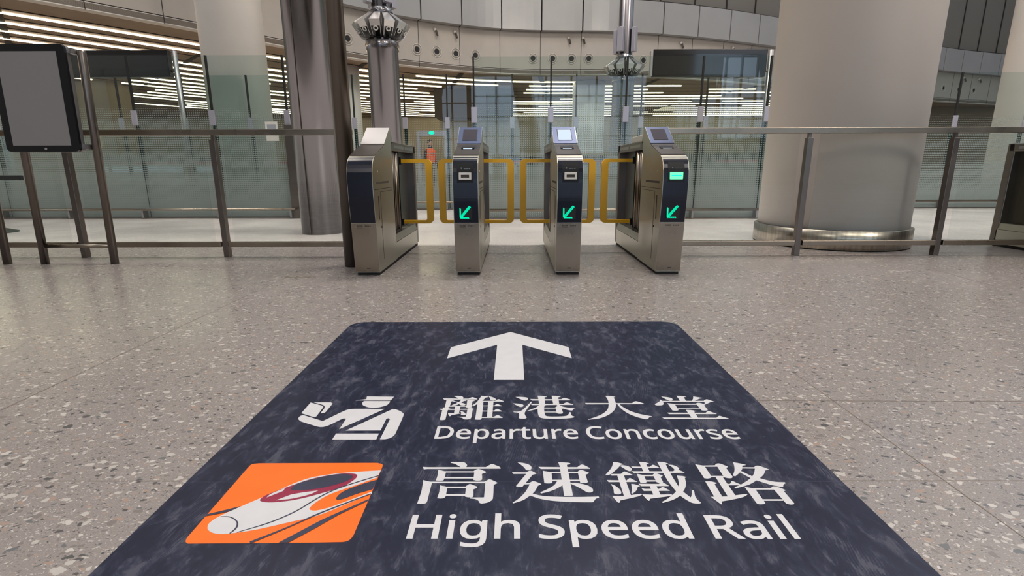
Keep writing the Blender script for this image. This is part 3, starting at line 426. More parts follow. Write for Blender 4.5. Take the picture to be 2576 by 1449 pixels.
# ------------------------------------------------------------ ticket gates
prof_front = [(.02, .024), (-.006, .404), (-.026, .58), (-.03, .72), (-.02, .79), (.0, .84), (.03, .872), (.075, .893), (.2, .93), (.36, .972), (.395, .99), (.585, 1.118), (.60, 1.124), (.612, 1.118), (.68, 1.02)]
HW = .094
def front_y(z):
    for (y0, z0), (y1, z1) in zip(prof_front, prof_front[1:]):
        if z0 <= z <= z1: return y0+(y1-y0)*(z-z0)/(z1-z0)
    return .1
def strip_on_profile(mb, z0, z1, x0, x1, out, n=12, y_extra=0):
    """thin slab that follows the curved front between two heights"""
    zs = [z0+(z1-z0)*i/n for i in range(n+1)]
    A = [(front_y(z)-out, z) for z in zs]; B = [(front_y(z)+.004, z) for z in reversed(zs)]
    mb.prism(A+B, x0, x1, 'x'); return mb
def build_gate(kind):
    t = thing('ticket_gate', 'gate', 'ticket gate')
    MB().box(-.082, .088, .035, 1.64, 0, .03).build('plinth', 'blackmatt', t)
    # cabinet body, side shells
    pr = prof_front+[(.62, 1.0), (.62, .024)]
    MB().prism(pr, -HW, HW, 'x').build('cabinet', 'steel_lit', t)
    b = MB(); strip_on_profile(b, .03, .402, -HW+.002, HW-.002, .003, 3); fp = b.build('front_panel', 'steel', t)
    # engraved marks on the front panel
    b = MB()
    for k in range(4): b.box(-.052+k*.0115, -.043+k*.0115, front_y(.385)-.0045, front_y(.385)-.002, .3785, .389)
    b.box(-.052, -.008, front_y(.37)-.0045, front_y(.37)-.002, .368, .3705)
    for k in range(4): b.box(.008+k*.012, .0165+k*.012, front_y(.385)-.004, front_y(.385)-.002, .378, .388)
    b.build('panel_marking', 'mark', fp)
    b = MB(); b.box(-.004, .024, front_y(.06)-.0045, front_y(.06)-.002, .052, .06); b.build('maker_plate', 'mark', fp)
    # navy curved cover
    b = MB(); strip_on_profile(b, .406, .882, -HW+.004, HW-.004, .006, 18)
    cv = b.build('front_cover', 'navy', t)
    b = MB(); b.box(-HW+.006, HW-.006, front_y(.60)-.0075, front_y(.6), .599, .601); b.build('cover_seam', 'blackmatt', cv)
    # upper slope and head
    if kind == 'blank':
        b = MB(); b.prism([(.08, .892), (.36, .972), (.392, .985), (.392, .995), (.36, .982), (.078, .902)], -HW+.002, HW-.002, 'x'); b.build('slope_cover', 'steel_d', t)
        b = MB(); b.prism([(.385, .986), (.59, 1.124), (.586, 1.132), (.38, .995)], -HW, HW, 'x'); b.build('head_cover', 'steel_l', t)
    else:
        b = MB(); b.prism([(.08, .892), (.36, .972), (.392, .985), (.392, .995), (.36, .982), (.078, .902)], -HW+.002, HW-.002, 'x'); sl = b.build('slope_cover', 'steel_d', t)
        b = MB(); b.prism([(.24, .9445), (.285, .957), (.285, .962), (.24, .9495)], -.05, .05, 'x'); b.bm.verts.ensure_lookup_table()
        o = b.build('ticket_slot', 'black', sl); o.location = (0, -.004, .004)
        MB().prism([(.232, .948), (.238, .9495), (.238, .953), (.232, .952)], -.035, .035, 'x').build('slot_lip', 'chrome', sl)
        b = MB(); b.prism([(.385, .986), (.59, 1.124), (.586, 1.132), (.38, .995)], -HW, HW, 'x'); hd = b.build('display_head', 'navyhead', t)
        def onhead(u0, u1, x0, x1, off, thk, name, mat, par):
            p0, p1 = Vector((.380, .995)), Vector((.586, 1.132)); d = (p1-p0); nn = Vector((-d.y, d.x)).normalized()
            a = p0+d*u0+nn*off; c = p0+d*u1+nn*off
            MB().prism([tuple(a), tuple(c), tuple(c+nn*thk), tuple(a+nn*thk)], x0, x1, 'x').build(name, mat, par)
        onhead(.17, .86, -.058, .058, .0, .002, 'screen_bezel', 'black', hd)
        onhead(.19, .82, -.053, .053, .001, .0025, 'screen', 'screen_on' if kind == 'lit' else 'screen_off', hd)
        for sx in (-1, 1): MB().prism([(.385, .99), (.59, 1.126), (.588, 1.136), (.38, 1.0)], sx*HW-.003, sx*HW+.001, 'x').build('edge_trim', 'chrome', hd)
        # ticket reader recess
        b = MB(); strip_on_profile(b, .70, .845, -.06, .06, .0085, 6); rc = b.build('reader_plate', 'black', t)
        b = MB(); yy = front_y(.80)-.0095
        M = Matrix.Translation((-.028, yy, .792))
        b.prism([(-.0022, .016), (.0022, .016), (.0022, -.002), (.010, -.002), (0, -.014), (-.010, -.002), (-.0022, -.002)], 0, .002, 'y', M)
        for k in range(3): b.box(-.009+k*.017, .003+k*.017, yy, yy+.002, .789, .800)
        b.box(-.012, .042, yy, yy+.002, .779, .7815)
        b.build('instruction_print', 'printgrey', rc)
        zc = .748; y0 = front_y(zc)-.009
        if kind == 'green':
            b = MB(); b.box(-.047, .047, y0-.012, y0+.01, zc-.028, zc+.024, bev=.004); rd = b.build('ticket_reader', 'greenw', t)
            MB().box(-.038, .038, y0-.014, y0-.01, zc-.004, zc+.002).build('reader_slot', 'exitgreen', rd)
        else:
            b = MB()
            b.box(-.045, .045, y0-.014, y0+.01, zc+.008, zc+.024, bev=.002).box(-.045, .045, y0-.016, y0+.01, zc-.026, zc-.012, bev=.002)
            b.box(-.045, -.03, y0-.015, y0+.01, zc-.014, zc+.01).box(.03, .045, y0-.015, y0+.01, zc-.014, zc+.01)
            rd = b.build('ticket_reader', 'white_plastic', t)
            MB().box(-.031, .031, y0-.006, y0+.004, zc-.013, zc+.009).build('reader_slot', 'mark', rd)
        # green arrow display
        zc = .487; yq = front_y(zc)-.0085
        b = MB(); b.box(-.054, .046, yq-.0005, yq+.003, zc-.055, zc+.062); ap = b.build('arrow_display', 'blackmatt', t)
        b = MB()
        def bar(cx, cz, ang, ln, wd):
            M = Matrix.Translation((cx, yq-.0025, cz)) @ Matrix.Rotation(-ang, 4, 'Y')
            b.box(-ln/2, ln/2, 0, .002, -wd/2, wd/2, M)
        for k in range(13):
            u = k/12; bar(-.036+u*.064, zc-.036+u*.075, math.radians(-42), .019, .0058)
        for k in range(9):
            u = k/8
            bar(-.043, zc-.038+u*.062, math.radians(-42), .013, .0045)
            bar(-.04+u*.058, zc-.044, math.radians(-42 if k % 2 else -60), .011, .0045)
        b.build('green_arrow', 'green', ap)
    # side door seams and slots on both sides
    for sx in (-1, 1):
        b = MB(); x0, x1 = sorted((sx*HW, sx*(HW+.0012)))
        b.box(x0, x1, .0, .595, .648, .6515).box(x0, x1, .17, .56, .626, .629).box(x0, x1, .17, .173, .1, .626)
        b.box(x0, x1, .56, .562, .626, .63).box(x0, x1, .10, .112, .42, .60)
        b.build('side_door_seam', 'blackmatt', t)
        MB().box(x0, x1, .06, .46, .69, .706).build('sensor_strip', 'mark', t)
        MB().tube((sx*HW, .12, .78), (sx*(HW+.003), .12, .78), .006, n=10).build('sensor_lens', 'white_plastic', t)
        MB().tube((sx*HW, .155, .36), (sx*(HW+.004), .155, .36), .007, n=10).build('keyhole', 'blackmatt', t)
    # rear half: skirt, top cover, rear post, dark inner panel, rollers
    b = MB(); b.box(-HW, HW, .62, 1.62, .03, .172).prism([(-HW, .176), (HW, .176), (HW-.012, .238), (-HW+.012, .238)], .62, 1.62, 'y'); b.build('lower_skirt', 'steel_lit', t)
    b = MB(); b.box(-HW, HW, .62, 1.66, .952, 1.026, bev=.006); tcv = b.build('top_cover', 'steel_d', t)
    b = MB()
    for sx in (-1, 1):
        x0, x1 = sorted((sx*HW, sx*(HW+.001)))
        b.box(x0, x1, .72, 1.12, .975, 1.0).box(x0, x1, 1.18, 1.56, .975, 1.0)
    b.build('cover_label', 'steel_l', tcv)
    MB().box(-HW, HW, 1.60, 1.68, .03, 1.03, bev=.008).build('rear_post', 'steel_d', t)
    MB().box(-.02, .02, .62, 1.60, .24, .952).build('inner_panel', 'darkpanel', t)
    for sx in (-1, 1):
        for (yy, r, m) in ((.665, .02, 'black'), (.73, .026, 'steel'), (.80, .022, 'steel_d'), (.88, .03, 'steel')):
            MB().tube((sx*.055, yy, .262), (sx*.055, yy, .94), r, n=16).build('drive_roller', m, t)
        MB().box(sx*.055-.03, sx*.055+.03, .64, .92, .24, .262).build('roller_foot', 'blackmatt', t)
        MB().box(sx*.05-.028, sx*.05+.028, .95, .96, .24, .95).build('inner_divider', 'black', t)
    if kind != 'blank':
        MB().box(-.07, .07, .74, 1.16, 1.026, 1.082, bev=.006).build('rear_reader', 'white_plastic', t)
    return t
def flap_part(parent, sx, length=.262):
    """yellow U-shaped barrier frame reaching out of one side of the machine"""
    x0 = .03; x1 = HW+length; zb, zt = .288, .888; tv, thh, R = .062, .031, .05; y0, y1 = 1.09, 1.125
    out = [(x0, zb), (x1-R, zb)]+[(x1-R+R*math.sin(a), zb+R-R*math.cos(a)) for a in [math.radians(k*15) for k in range(1, 6)]]+[(x1, zb+R), (x1, zt-R)]
    out += [(x1-R+R*math.cos(a), zt-R+R*math.sin(a)) for a in [math.radians(k*15) for k in range(1, 6)]]+[(x1-R, zt), (x0, zt)]
    ri = .018; xi = x1-tv
    inn = [(x0, zt-thh), (xi-ri, zt-thh)]+[(xi-ri+ri*math.sin(a), zt-thh-ri+ri*math.cos(a)) for a in [math.radians(k*22.5) for k in range(1, 4)]]+[(xi, zt-thh-ri), (xi, zb+thh+ri)]
    inn += [(xi-ri+ri*math.cos(a), zb+thh+ri-ri*math.sin(a)) for a in [math.radians(k*22.5) for k in range(1, 4)]]+[(xi-ri, zb+thh), (x0, zb+thh)]
    b = MB(); b.prism([(sx*u, v) for u, v in out+inn], y0, y1, 'y')
    o = b.build('barrier_flap', 'yellow', parent)
    x0, x1 = sorted((sx*.015, sx*.07))
    MB().box(x0, x1, 1.075, 1.14, .84, .905).build('flap_hinge', 'black', parent); MB().box(x0, x1, 1.075, 1.14, .27, .33).build('flap_hinge', 'black', parent)
    return o
GY = 3.85
gspec = [('blank', -1.125, GY, (1,), 'first ticket gate machine by the slim steel pipe, plain navy front without a screen'),
         ('dark', -.354, GY, (-1, 1), 'ticket gate machine with an unlit screen between the plain machine and the lit-screen machine'),
         ('lit', .412, GY, (-1, 1), 'ticket gate machine whose screen glows white, green arrow below'),
         ('green', 1.184, GY+.012, (-1,), 'ticket gate machine beside the right balustrade with its ticket reader glowing green')]
for kind, x, y, fl_, lab in gspec:
    g = build_gate(kind); g.location = (x, y, 0); tag(g, lab, 'ticket gate', 'row of ticket gates')
    for sx in fl_: flap_part(g, sx)
g = build_gate('blank'); g.location = (5.09, 3.71, 0); tag(g, 'steel gate cabinet seen through the glass at the far right edge, past the balustrade end', 'ticket gate', 'row of ticket gates')

# ------------------------------------------------------------ balustrades
def balustrade(x0, x1, posts, label, rail_end=None):
    t = thing('glass_balustrade', label, 'balustrade', (0, 4.75, 0), 0, 'glass balustrades beside the gates')
    MB().box(x0, x1, -.03, .03, 1.095, 1.145, bev=.004).build('handrail', 'steel', t)
    ps = sorted(posts)
    for px in ps:
        MB().box(px-.025, px+.025, -.015, .04, 0, 1.057, bev=.002).box(px-.012, px+.012, 0, .03, 1.05, 1.1).build('post', 'steel_d', t)
    ends = [x0]+ps+[x1]
    for a, c in zip(ends, ends[1:]):
        if c-a < .1: continue
        a2 = a+(.035 if a in ps else 0); c2 = c-(.035 if c in ps else 0)
        MB().box(a2, c2, -.028, .022, .097, .143, bev=.004).build('bottom_rail', 'steel', t)
        ga = a+(.09 if a in ps else .02); gc = c-(.09 if c in ps else .02)
        if gc-ga > .15: MB().box(ga, gc, -.008, .004, .143, 1.095).build('glass_pane', 'fglass', t)
    return t
balustrade(-7.4, -1.44, [-6.7, -5.36, -4.03, -2.69, -1.47], 'steel and glass balustrade left of the gates, behind the poster stand')
balustrade(1.30, 4.93, [1.33, 2.635, 3.93], 'steel and glass balustrade right of the gates, in front of the wide white column')

# ------------------------------------------------------------ columns and pipes
def col_thing(name, label, cat, loc): return thing(name, label, cat, loc)
t = tag(MB().lathe([(.068, 0), (.068, 13.8)], n=32).build('steel_pipe', 'steel_d'), 'slim dark steel pipe standing beside the first ticket gate', 'pipe'); t.location = (-1.362, 4.27, 0)
t = tag(MB().lathe([(.258, 0.0), (.258, 13.8)], n=64).build('steel_column', 'steel_c'), 'thick steel clad column behind the slim pipe, beyond the left balustrade', 'column'); t.location = (-2.465, 6.62, 0)
MB().box(-.004, .004, -.262, -.255, .0, 13.8, Matrix.Rotation(-.25, 4, 'Z')).build('cladding_seam', 'steel_d', t)
t = thing('white_column', 'wide white round column with a steel skirt behind the right balustrade', 'column', (3.47, 5.67, 0))
MB().lathe([(.715, .1), (.715, 13.8)], n=96).build('shaft', 'column', t)
MB().lathe([(.75, .012), (.75, .195), (.735, .2), (.70, .2)], n=96).build('steel_skirt', 'skirt', t)
MB().lathe([(.744, 0), (.744, .014)], n=64).build('base_ring', 'blackmatt', t)
t = thing('white_column', 'white round column at left behind the glass screens, beside the steel clad column', 'column', (-5.57, 11.0, 0))
MB().lathe([(.585, .1), (.585, 13.8)], n=64).build('shaft', 'column', t)
MB().lathe([(.62, 0), (.62, .2), (.58, .2)], n=64).build('steel_skirt', 'steel_d', t)
t = thing('white_column', 'white round column cut off by the right picture edge, behind the glass', 'column', (11.75, 12.3, 0))
MB().lathe([(.62, .1), (.62, 13.8)], n=64).build('shaft', 'column', t)
MB().lathe([(.65, 0), (.65, .2), (.61, .2)], n=64).build('steel_skirt', 'steel_d', t)
for x, y, r, lab in ((-5.4, 17.6, .42, 'far white column under the lit ceiling between the pipe and the lamp column'), (2.9, 21.0, .62, 'far white column under the lit ceiling behind the middle of the glass')):
    t = tag(MB().lathe([(r, 0), (r, 4)], n=40).build('white_column', 'column'), lab, 'column'); t.location = (x, y, 0)

def lamp_column():
    t = thing('lamp_column', 'x', 'lamp column')
    MB().lathe([(.222, 0), (.222, 2.46), (.235, 2.47), (.235, 2.6), (.21, 2.62)], n=48).build('shaft', 'steel_c', t)
    for k in range(12):
        a = 2*PI*(k+.5)/12; c, s = math.cos(a), math.sin(a)
        MB().ring((c*.236, s*.236, 2.54), (c, s, 0), .018, .004, 14, 6).tube((c*.23, s*.23, 2.54), (c*.24, s*.24, 2.54), .015, n=12).build('bolt_cap', 'steel', t)
    MB().lathe([(.13, 2.6), (.13, 2.93), (.155, 2.94), (.20, 2.95), (.155, 3.0), (.14, 3.03), (.135, 13.8)], n=40).build('upper_pole', 'steel_c', t)
    MB().lathe([(.16, 2.965), (.155, 3.03), (.13, 3.03)], n=40).build('collar', 'chrome', t)
    n = 12
    for k in range(n):
        M = Matrix.Rotation(2*PI*k/n-PI/2, 4, 'Z')
        b = MB(); w = .062
        # hood: sloping lid, face and two cheeks; open underneath
        b.prism([(.19, .0), (.405, 0), (.405, .012), (.19, .012)], 0, 0, 'x') if False else None
        P = [(.185, 2.955), (.405, 2.80), (.275, 2.625), (.20, 2.625), (.20, 2.70)]
        lid = [(.185, 2.955), (.405, 2.80), (.40, 2.79), (.18, 2.945)]
        facep = [(.405, 2.80), (.345, 2.72), (.335, 2.725), (.395, 2.80)]
        wo = .105; wi = .05
        def quad(r0, z0, w0, r1, z1, w1, th_=.004):
            pts = [(r0, -w0, z0), (r0, w0, z0), (r1, w1, z1), (r1, -w1, z1)]
            q = [M @ Vector(p) for p in pts]; dn = M.to_3x3() @ Vector((z1-z0, 0, -(r1-r0))).normalized()*th_
            A = [b.bm.verts.new(v) for v in q]; B = [b.bm.verts.new(v+dn) for v in q]
            b.bm.faces.new(A); b.bm.faces.new(B[::-1])
            for i in range(4): b.bm.faces.new([A[i], A[(i+1) % 4], B[(i+1) % 4], B[i]])
        quad(.19, 2.95, .045, .405, 2.80, .075)
        quad(.405, 2.80, .075, .35, 2.725, .068)
        for sg_ in (-1, 1):
            # cheeks
            pl = [(.19, 2.95, .045), (.405, 2.80, .075), (.285, 2.63, .058), (.20, 2.63, .046)]
            A = [b.bm.verts.new(M @ Vector((r, sg_*w0, z))) for r, z, w0 in pl]; B = [b.bm.verts.new(M @ Vector((r, sg_*(w0-.006), z))) for r, z, w0 in pl]
            b.bm.faces.new(A); b.bm.faces.new(B[::-1])
            for i in range(4): b.bm.faces.new([A[i], A[(i+1) % 4], B[(i+1) % 4], B[i]])
        hd = b.build('lamp_hood', 'hood', t)
        nrm = M.to_3x3() @ Vector((.8, 0, -.6)); c = M @ Vector((.335, 0, 2.70))
        MB().ring(c, nrm, .027, .009, 20, 8).build('lamp_ring', 'white_plastic', hd)
        MB().tube(c-nrm*.06, c, .02, n=14).build('lamp_barrel', 'holeblack', hd)
    for k in range(4):
        M = Matrix.Rotation(PI/4+PI/2*k-PI/4*0, 4, 'Z')
        MB().box(.16, .24, -.06, .06, 3.07, 3.52, M, bev=.006).build('loudspeaker_box', 'lilac', t)
    return t
lc = lamp_column(); lc.location = (-1.905, 8.05, 0); lc['label'] = 'near steel lamp column with a faceted crown of hooded lamps behind the first gate'; lc['group'] = 'lamp columns'
l2 = copy_tree(lc); l2.location = (2.25, 11.2, 0); l2['label'] = 'farther lamp column with a faceted crown, seen behind the glass left of the right display'; l2.rotation_euler = (0, 0, .12)

# ------------------------------------------------------------ glass screens
def screen(x0, x1, y, ztop, joints, label, rail=True, clampz=(1.5, 1.73), clamps=True, endpost=None):
    t = thing('glass_screen', label, 'glass screen', (0, y, 0), 0, 'glass screens')
    xs = [x0]+[j for j in joints if x0 < j < x1]+[x1]
    for a, c in zip(xs, xs[1:]):
        MB().box(a+.008, c-.008, -.006, .006, .02, ztop).build('glass_pane', 'frit', t)
    MB().box(x0, x1, -.03, .03, 0, .022).build('floor_channel', 'steel_d', t)
    for j in joints:
        MB().box(j-.012, j+.012, -.02, .02, clampz[1], ztop).build('joint_seal', 'blackmatt', t)
        MB().box(j-.03, j+.03, .02, .045, .02, clampz[0]).build('stiffener_fin', 'teal', t)
        MB().box(j-.045, j+.045, -.035, -.01, clampz[0], clampz[1], bev=.004).build('clamp_plate', 'lilac', t)
    if rail:
        b = MB(); b.tube((x0, -.14, .155), (x1, -.14, .155), .02, n=12)
        b.build('kick_rail', 'steel', t)
        for j in joints: MB().box(j-.06, j-.03, -.14, -.02, .02, .15).build('rail_bracket', 'steel_l', t)
    if endpost: MB().box(endpost-.05, endpost+.11, -.08, .08, 0, clampz[0], bev=.006).build('end_post', 'steel_d', t)
    return t
screen(-9.7, -3.62, 8.7, 2.555, [-9.72, -8.48, -7.36, -6.13, -4.87, -3.66], 'dotted glass screen wall left, running behind the poster stand and left balustrade', endpost=-3.66)
screen(-.62, 4.06, 8.4, 2.46, [-.615, .575, 1.74, 2.9, 3.93], 'dotted glass screen wall behind the middle and right gates, ending at the white column')
screen(-11.0, 11.2, 10.4, 2.545, [-10.0, -8.8, -7.6, -6.35, -5.1, -3.08, -2.1, -1.28, -.03, 1.2, 2.45, 3.7, 4.95, 6.2, 7.35, 8.5, 9.85], 'rear dotted glass screen wall parallel behind the two nearer ones', clampz=(1.56, 1.77))

t = thing('paper_notice', 'small pale notice fixed on the left dotted glass just right of the white column', 'notice', (-3.93, 8.685, 1.4))
MB().box(-.10, .10, -.004, .004, -.15, .15).build('sheet', 'white_plastic', t)
MB().box(-.07, .07, -.0055, -.004, .02, .11).build('printed_block', 'printgrey', t)
# ------------------------------------------------------------ displays on masts
def display(x0, x1, z0, z1, label, post):
    t = thing('overhead_display', label, 'display', (0, 9.3, 0), 0, 'overhead displays')
    MB().box(x0, x1, -.05, .05, z0, z1, bev=.012).build('housing', 'blackframe', t)
    MB().box(x0+.02, x1-.02, -.056, -.049, z0+.03, z1-.075).build('panel_face', 'displayblack', t)
    MB().lathe([(.042, 0), (.042, z1-.01)], post, 0, 24).build('mast', 'steel_l', t)
    MB().box(x0-.045, x0, -.04, .04, z0+.01, z1-.02, bev=.006).build('side_bracket', 'steel_l', t)
    MB().tube((post, 0, z0+.1), (x1-.02, 0, z0+.1), .02).build('mast_clamp', 'steel_d', t)
display(-7.9, -5.80, 2.33, 2.755, 'black overhead display seen behind the glass at left above the poster stand', -5.72)
display(2.345, 4.25, 2.30, 2.735, 'black overhead display seen behind the glass left of the wide white column', 4.33)

# ------------------------------------------------------------ poster stand
def poster_stand():
    t = thing('poster_stand', 'x', 'poster stand')
    for lx, top in ((-.30, 1.70), (.31, 1.74)):
        MB().lathe([(.031, 0), (.031, top-.02), (.028, top), (.01, top+.006)], lx, .05, 24).build('leg', 'steel_d', t)
    MB().tube((-.30, .05, .16), (.31, .05, .16), .017, n=14).build('cross_bar', 'steel', t)
    x0, x1, z0, z1, r = -.345, .255, .945, 1.765, .035
    pts = []
    for cx, cz, a0 in ((x1-r, z0+r, 270), (x1-r, z1-r, 0), (x0+r, z1-r, 90), (x0+r, z0+r, 180)):
        for k in range(6): a = math.radians(a0+18*k); pts.append((cx+r*math.cos(a), cz+r*math.sin(a)))
    fr = MB().prism(pts, -.055, -.03, 'y').build('frame', 'blackframe', t)
    MB().prism([(u*1.008-.0+(.0), (v-1.355)*1.006+1.355) for u, v in pts], -.032, .0, 'y').build('back_shell', 'steel_l', t)
    MB().box(x0+.062, x1-.065, -.0585, -.054, z0+.048, z1-.055).build('blank_board', 'paper', fr)
    MB().tube((-.02, -.062, z0+.022), (-.02, -.05, z0+.022), .009, n=12).build('lock_screw', 'chrome', fr)
    for za, zb in ((z1-.06, z1-.02), (z0+.02, z0+.06)): MB().box(x1-.01, .285, -.02, .05, za, zb).build('side_clamp', 'steel_l', t)
    return t
ps = poster_stand(); ps.location = (-3.795, 4.35, 0); ps.rotation_euler = (math.radians(-1.6), 0, 0); ps['label'] = 'black framed blank poster board on two steel legs at the left picture edge'; ps['group'] = 'poster stands'
p2 = copy_tree(ps); p2.location = (-4.735, 4.35, 0); p2['label'] = 'second poster stand, only one steel leg showing at the very left edge'

# stanchion at left edge
t = thing('belt_stanchion', 'belt stanchion with a dark green base behind the left balustrade, cut by the left edge', 'stanchion', (-6.83, 6.72, 0))
MB().lathe([(.24, 0), (.24, .012), (.12, .05), (.03, .065)], n=32).build('base', 'dgreen', t)
MB().lathe([(.03, .05), (.03, .70)], n=20).build('pole', 'steel_d', t)
MB().box(-.05, .50, -.035, .035, .675, .735, bev=.008).build('belt_cassette', 'black', t)

# ------------------------------------------------------------ curved bulkhead, ceiling, strips
CP = [(-13.9, 5.6), (-11.3, 8.5), (-9.25, 10.9), (-7.36, 13.2), (-6.1, 14.85), (-4.97, 16.15), (-3.8, 17.2), (-2.4, 18.1), (-1.0, 18.75), (.4, 19.1), (1.8, 19.22), (3.2, 19.28), (5.1, 19.7), (7.3, 20.45), (9.7, 21.5), (14, 23.55), (20.6, 26.8), (25.8, 28.7), (31.9, 31.0)]
def catmull(P, n=6):
    out = []
    for i in range(len(P)-1):
        p0, p1, p2, p3 = P[max(0, i-1)], P[i], P[i+1], P[min(len(P)-1, i+2)]
        for k in range(n):
            t = k/n
            out.append(tuple(.5*(2*p1[j]+(p2[j]-p0[j])*t+(2*p0[j]-5*p1[j]+4*p2[j]-p3[j])*t*t+(3*p1[j]-p0[j]-3*p2[j]+p3[j])*t**3) for j in (0, 1)))
    out.append(P[-1]); return out
CV = catmull(CP)
def normals(C):
    r = []
    for i in range(len(C)):
        a, c = C[max(0, i-1)], C[min(len(C)-1, i+1)]; dx, dy = c[0]-a[0], c[1]-a[1]; l = math.hypot(dx, dy); r.append((-dy/l, dx/l))
    return r
NV = normals(CV)
def offc(d): return [(p[0]+n[0]*d, p[1]+n[1]*d) for p, n in zip(CV, NV)]
def ribbon(mb, prof, C0=None):
    """sweep closed section (offset behind, z) along the bulkhead curve"""
    rows = []
    for d, z in prof:
        c = offc(d); rows.append([mb.bm.verts.new((x, y, z)) for x, y in c])
    m = len(prof)
    for a in range(m):
        A, B = rows[a], rows[(a+1) % m]
        for i in range(len(A)-1): mb.bm.faces.new([A[i], A[i+1], B[i+1], B[i]])
    return mb
struct(ribbon(MB(), [(0, 4.0), (0, 4.155), (.25, 4.155), (.25, 4.0)]), 'trim_20', 'lip')
struct(ribbon(MB(), [(.02, 4.155), (.02, 4.175), (.22, 4.175), (.22, 4.155)]), 'trim_21', 'groove')
struct(ribbon(MB(), [(0, 4.175), (0, 5.40), (.25, 5.40), (.25, 4.175)]), 'wall_bulkhead', 'cream')
struct(ribbon(MB(), [(-.05, 6.36), (-.05, 6.46), (.3, 6.46), (.3, 6.36)]), 'trim_22', 'soffitdark')
struct(ribbon(MB(), [(.02, 6.46), (.02, 13.8), (.3, 13.8), (.3, 6.46)]), 'wall_upper', 'upperdark')
# arc-length parameter
AL = [0]
for p, q in zip(CV, CV[1:]): AL.append(AL[-1]+math.dist(p, q))
def at_s(s, d=0):
    for i in range(len(AL)-1):
        if AL[i] <= s <= AL[i+1]:
            t = (s-AL[i])/(AL[i+1]-AL[i]); x = CV[i][0]*(1-t)+CV[i+1][0]*t; y = CV[i][1]*(1-t)+CV[i+1][1]*t
            nx = NV[i][0]*(1-t)+NV[i+1][0]*t; ny = NV[i][1]*(1-t)+NV[i+1][1]*t
            return x+nx*d, y+ny*d, math.atan2(-nx, ny)
    return CV[-1]+(0,)
def s_of_x(x):
    for i in range(len(CV)-1):
        if CV[i][0] <= x <= CV[i+1][0]: return AL[i]+(AL[i+1]-AL[i])*(x-CV[i][0])/(CV[i+1][0]-CV[i][0])
    return AL[-1]
s0 = s_of_x(.93); step = 1.42
sj = [s0+k*step for k in range(-20, 30) if 0 < s0+k*step < AL[-1]]
mbp = MB(); mbj = MB(); mbu = MB()
for a, c in zip(sj, sj[1:]):
    # separate slightly protruding upper panels with gaps
    n = 5; g = .022
    front = [at_s(a+g+(c-a-2*g)*k/n, -.28)[:2] for k in range(n+1)]; backp = [at_s(a+g+(c-a-2*g)*k/n, .1)[:2] for k in range(n, -1, -1)]
    mbp.prism(front+backp, 5.36, 6.36, 'z')
for s_ in sj:
    x, y, an = at_s(s_, 0); M = Matrix.Translation((x, y, 0)) @ Matrix.Rotation(an, 4, 'Z')
    mbj.box(-.008, .008, -.006, .02, 4.0, 5.36, M)
    mbu.box(-.025, .025, -.01, .05, 6.46, 13.8, M)
struct(mbp, 'wall_panels', 'upper'); struct(mbj, 'trim_23', 'groove'); struct(mbu, 'trim_24', 'soffitdark')
struct(ribbon(MB(), [(-.02, 5.36), (-.02, 6.36), (0, 6.36), (0, 5.36)]), 'trim_25', 'groove')
# ceiling of the inner hall
b = MB()
cz = 4.02
loop = CV+[(40, 31), (40, 60), (-40, 60), (-40, 5.6)]
b.prism(loop, cz, cz+.12, 'z'); struct(b, 'ceiling', 'ceil')
# board grooves that follow the curve
def base_path(off):
    out = []
    for (x, y), n in zip(CV, NV):
        if x < 3: out.append((x+n[0]*off, y+n[1]*off))
    yl = out[-1][1]
    x = out[-1][0]+.5
    while x < 30: out.append((x, yl)); x += .5
    # extend to the left/back
    a, c = out[0], out[1]; dx, dy = a[0]-c[0], a[1]-c[1]; l = math.hypot(dx, dy)
    pre = [(a[0]+dx/l*k*1., a[1]+dy/l*k*1.) for k in range(14, 0, -1)]
    return pre+out
def bulk_y(x):
    for p, q in zip(CV, CV[1:]):
        if p[0] <= x <= q[0]: return p[1]+(q[1]-p[1])*(x-p[0])/(q[0]-p[0])
    return CV[0][1] if x < CV[0][0] else CV[-1][1]
SOLID = [(-20, -15.0, 20, 22), (-3.5, .3, 22.3, 26), (-3.5, 1.8, 23.9, 25), (16.5, 40, 29.5, 34.5)]
def blocked(x, y): return any(a < x < c and d < y < e for a, c, d, e in SOLID)
def poly_ribbon(mb, pts, w, z0, z1):
    if len(pts) < 2: return
    nn = normals(pts); sec = [(-w/2, z0), (w/2, z0), (w/2, z1), (-w/2, z1)]
    rows = [[mb.bm.verts.new((p[0]+n[0]*d, p[1]+n[1]*d, z)) for p, n in zip(pts, nn)] for d, z in sec]
    for a in range(4):
        A, B = rows[a], rows[(a+1) % 4]
        for i in range(len(A)-1): mb.bm.faces.new([A[i], A[i+1], B[i+1], B[i]])
    mb.bm.faces.new([r[0] for r in rows]); mb.bm.faces.new([r[-1] for r in rows][::-1])
grv = MB(); nled = 0
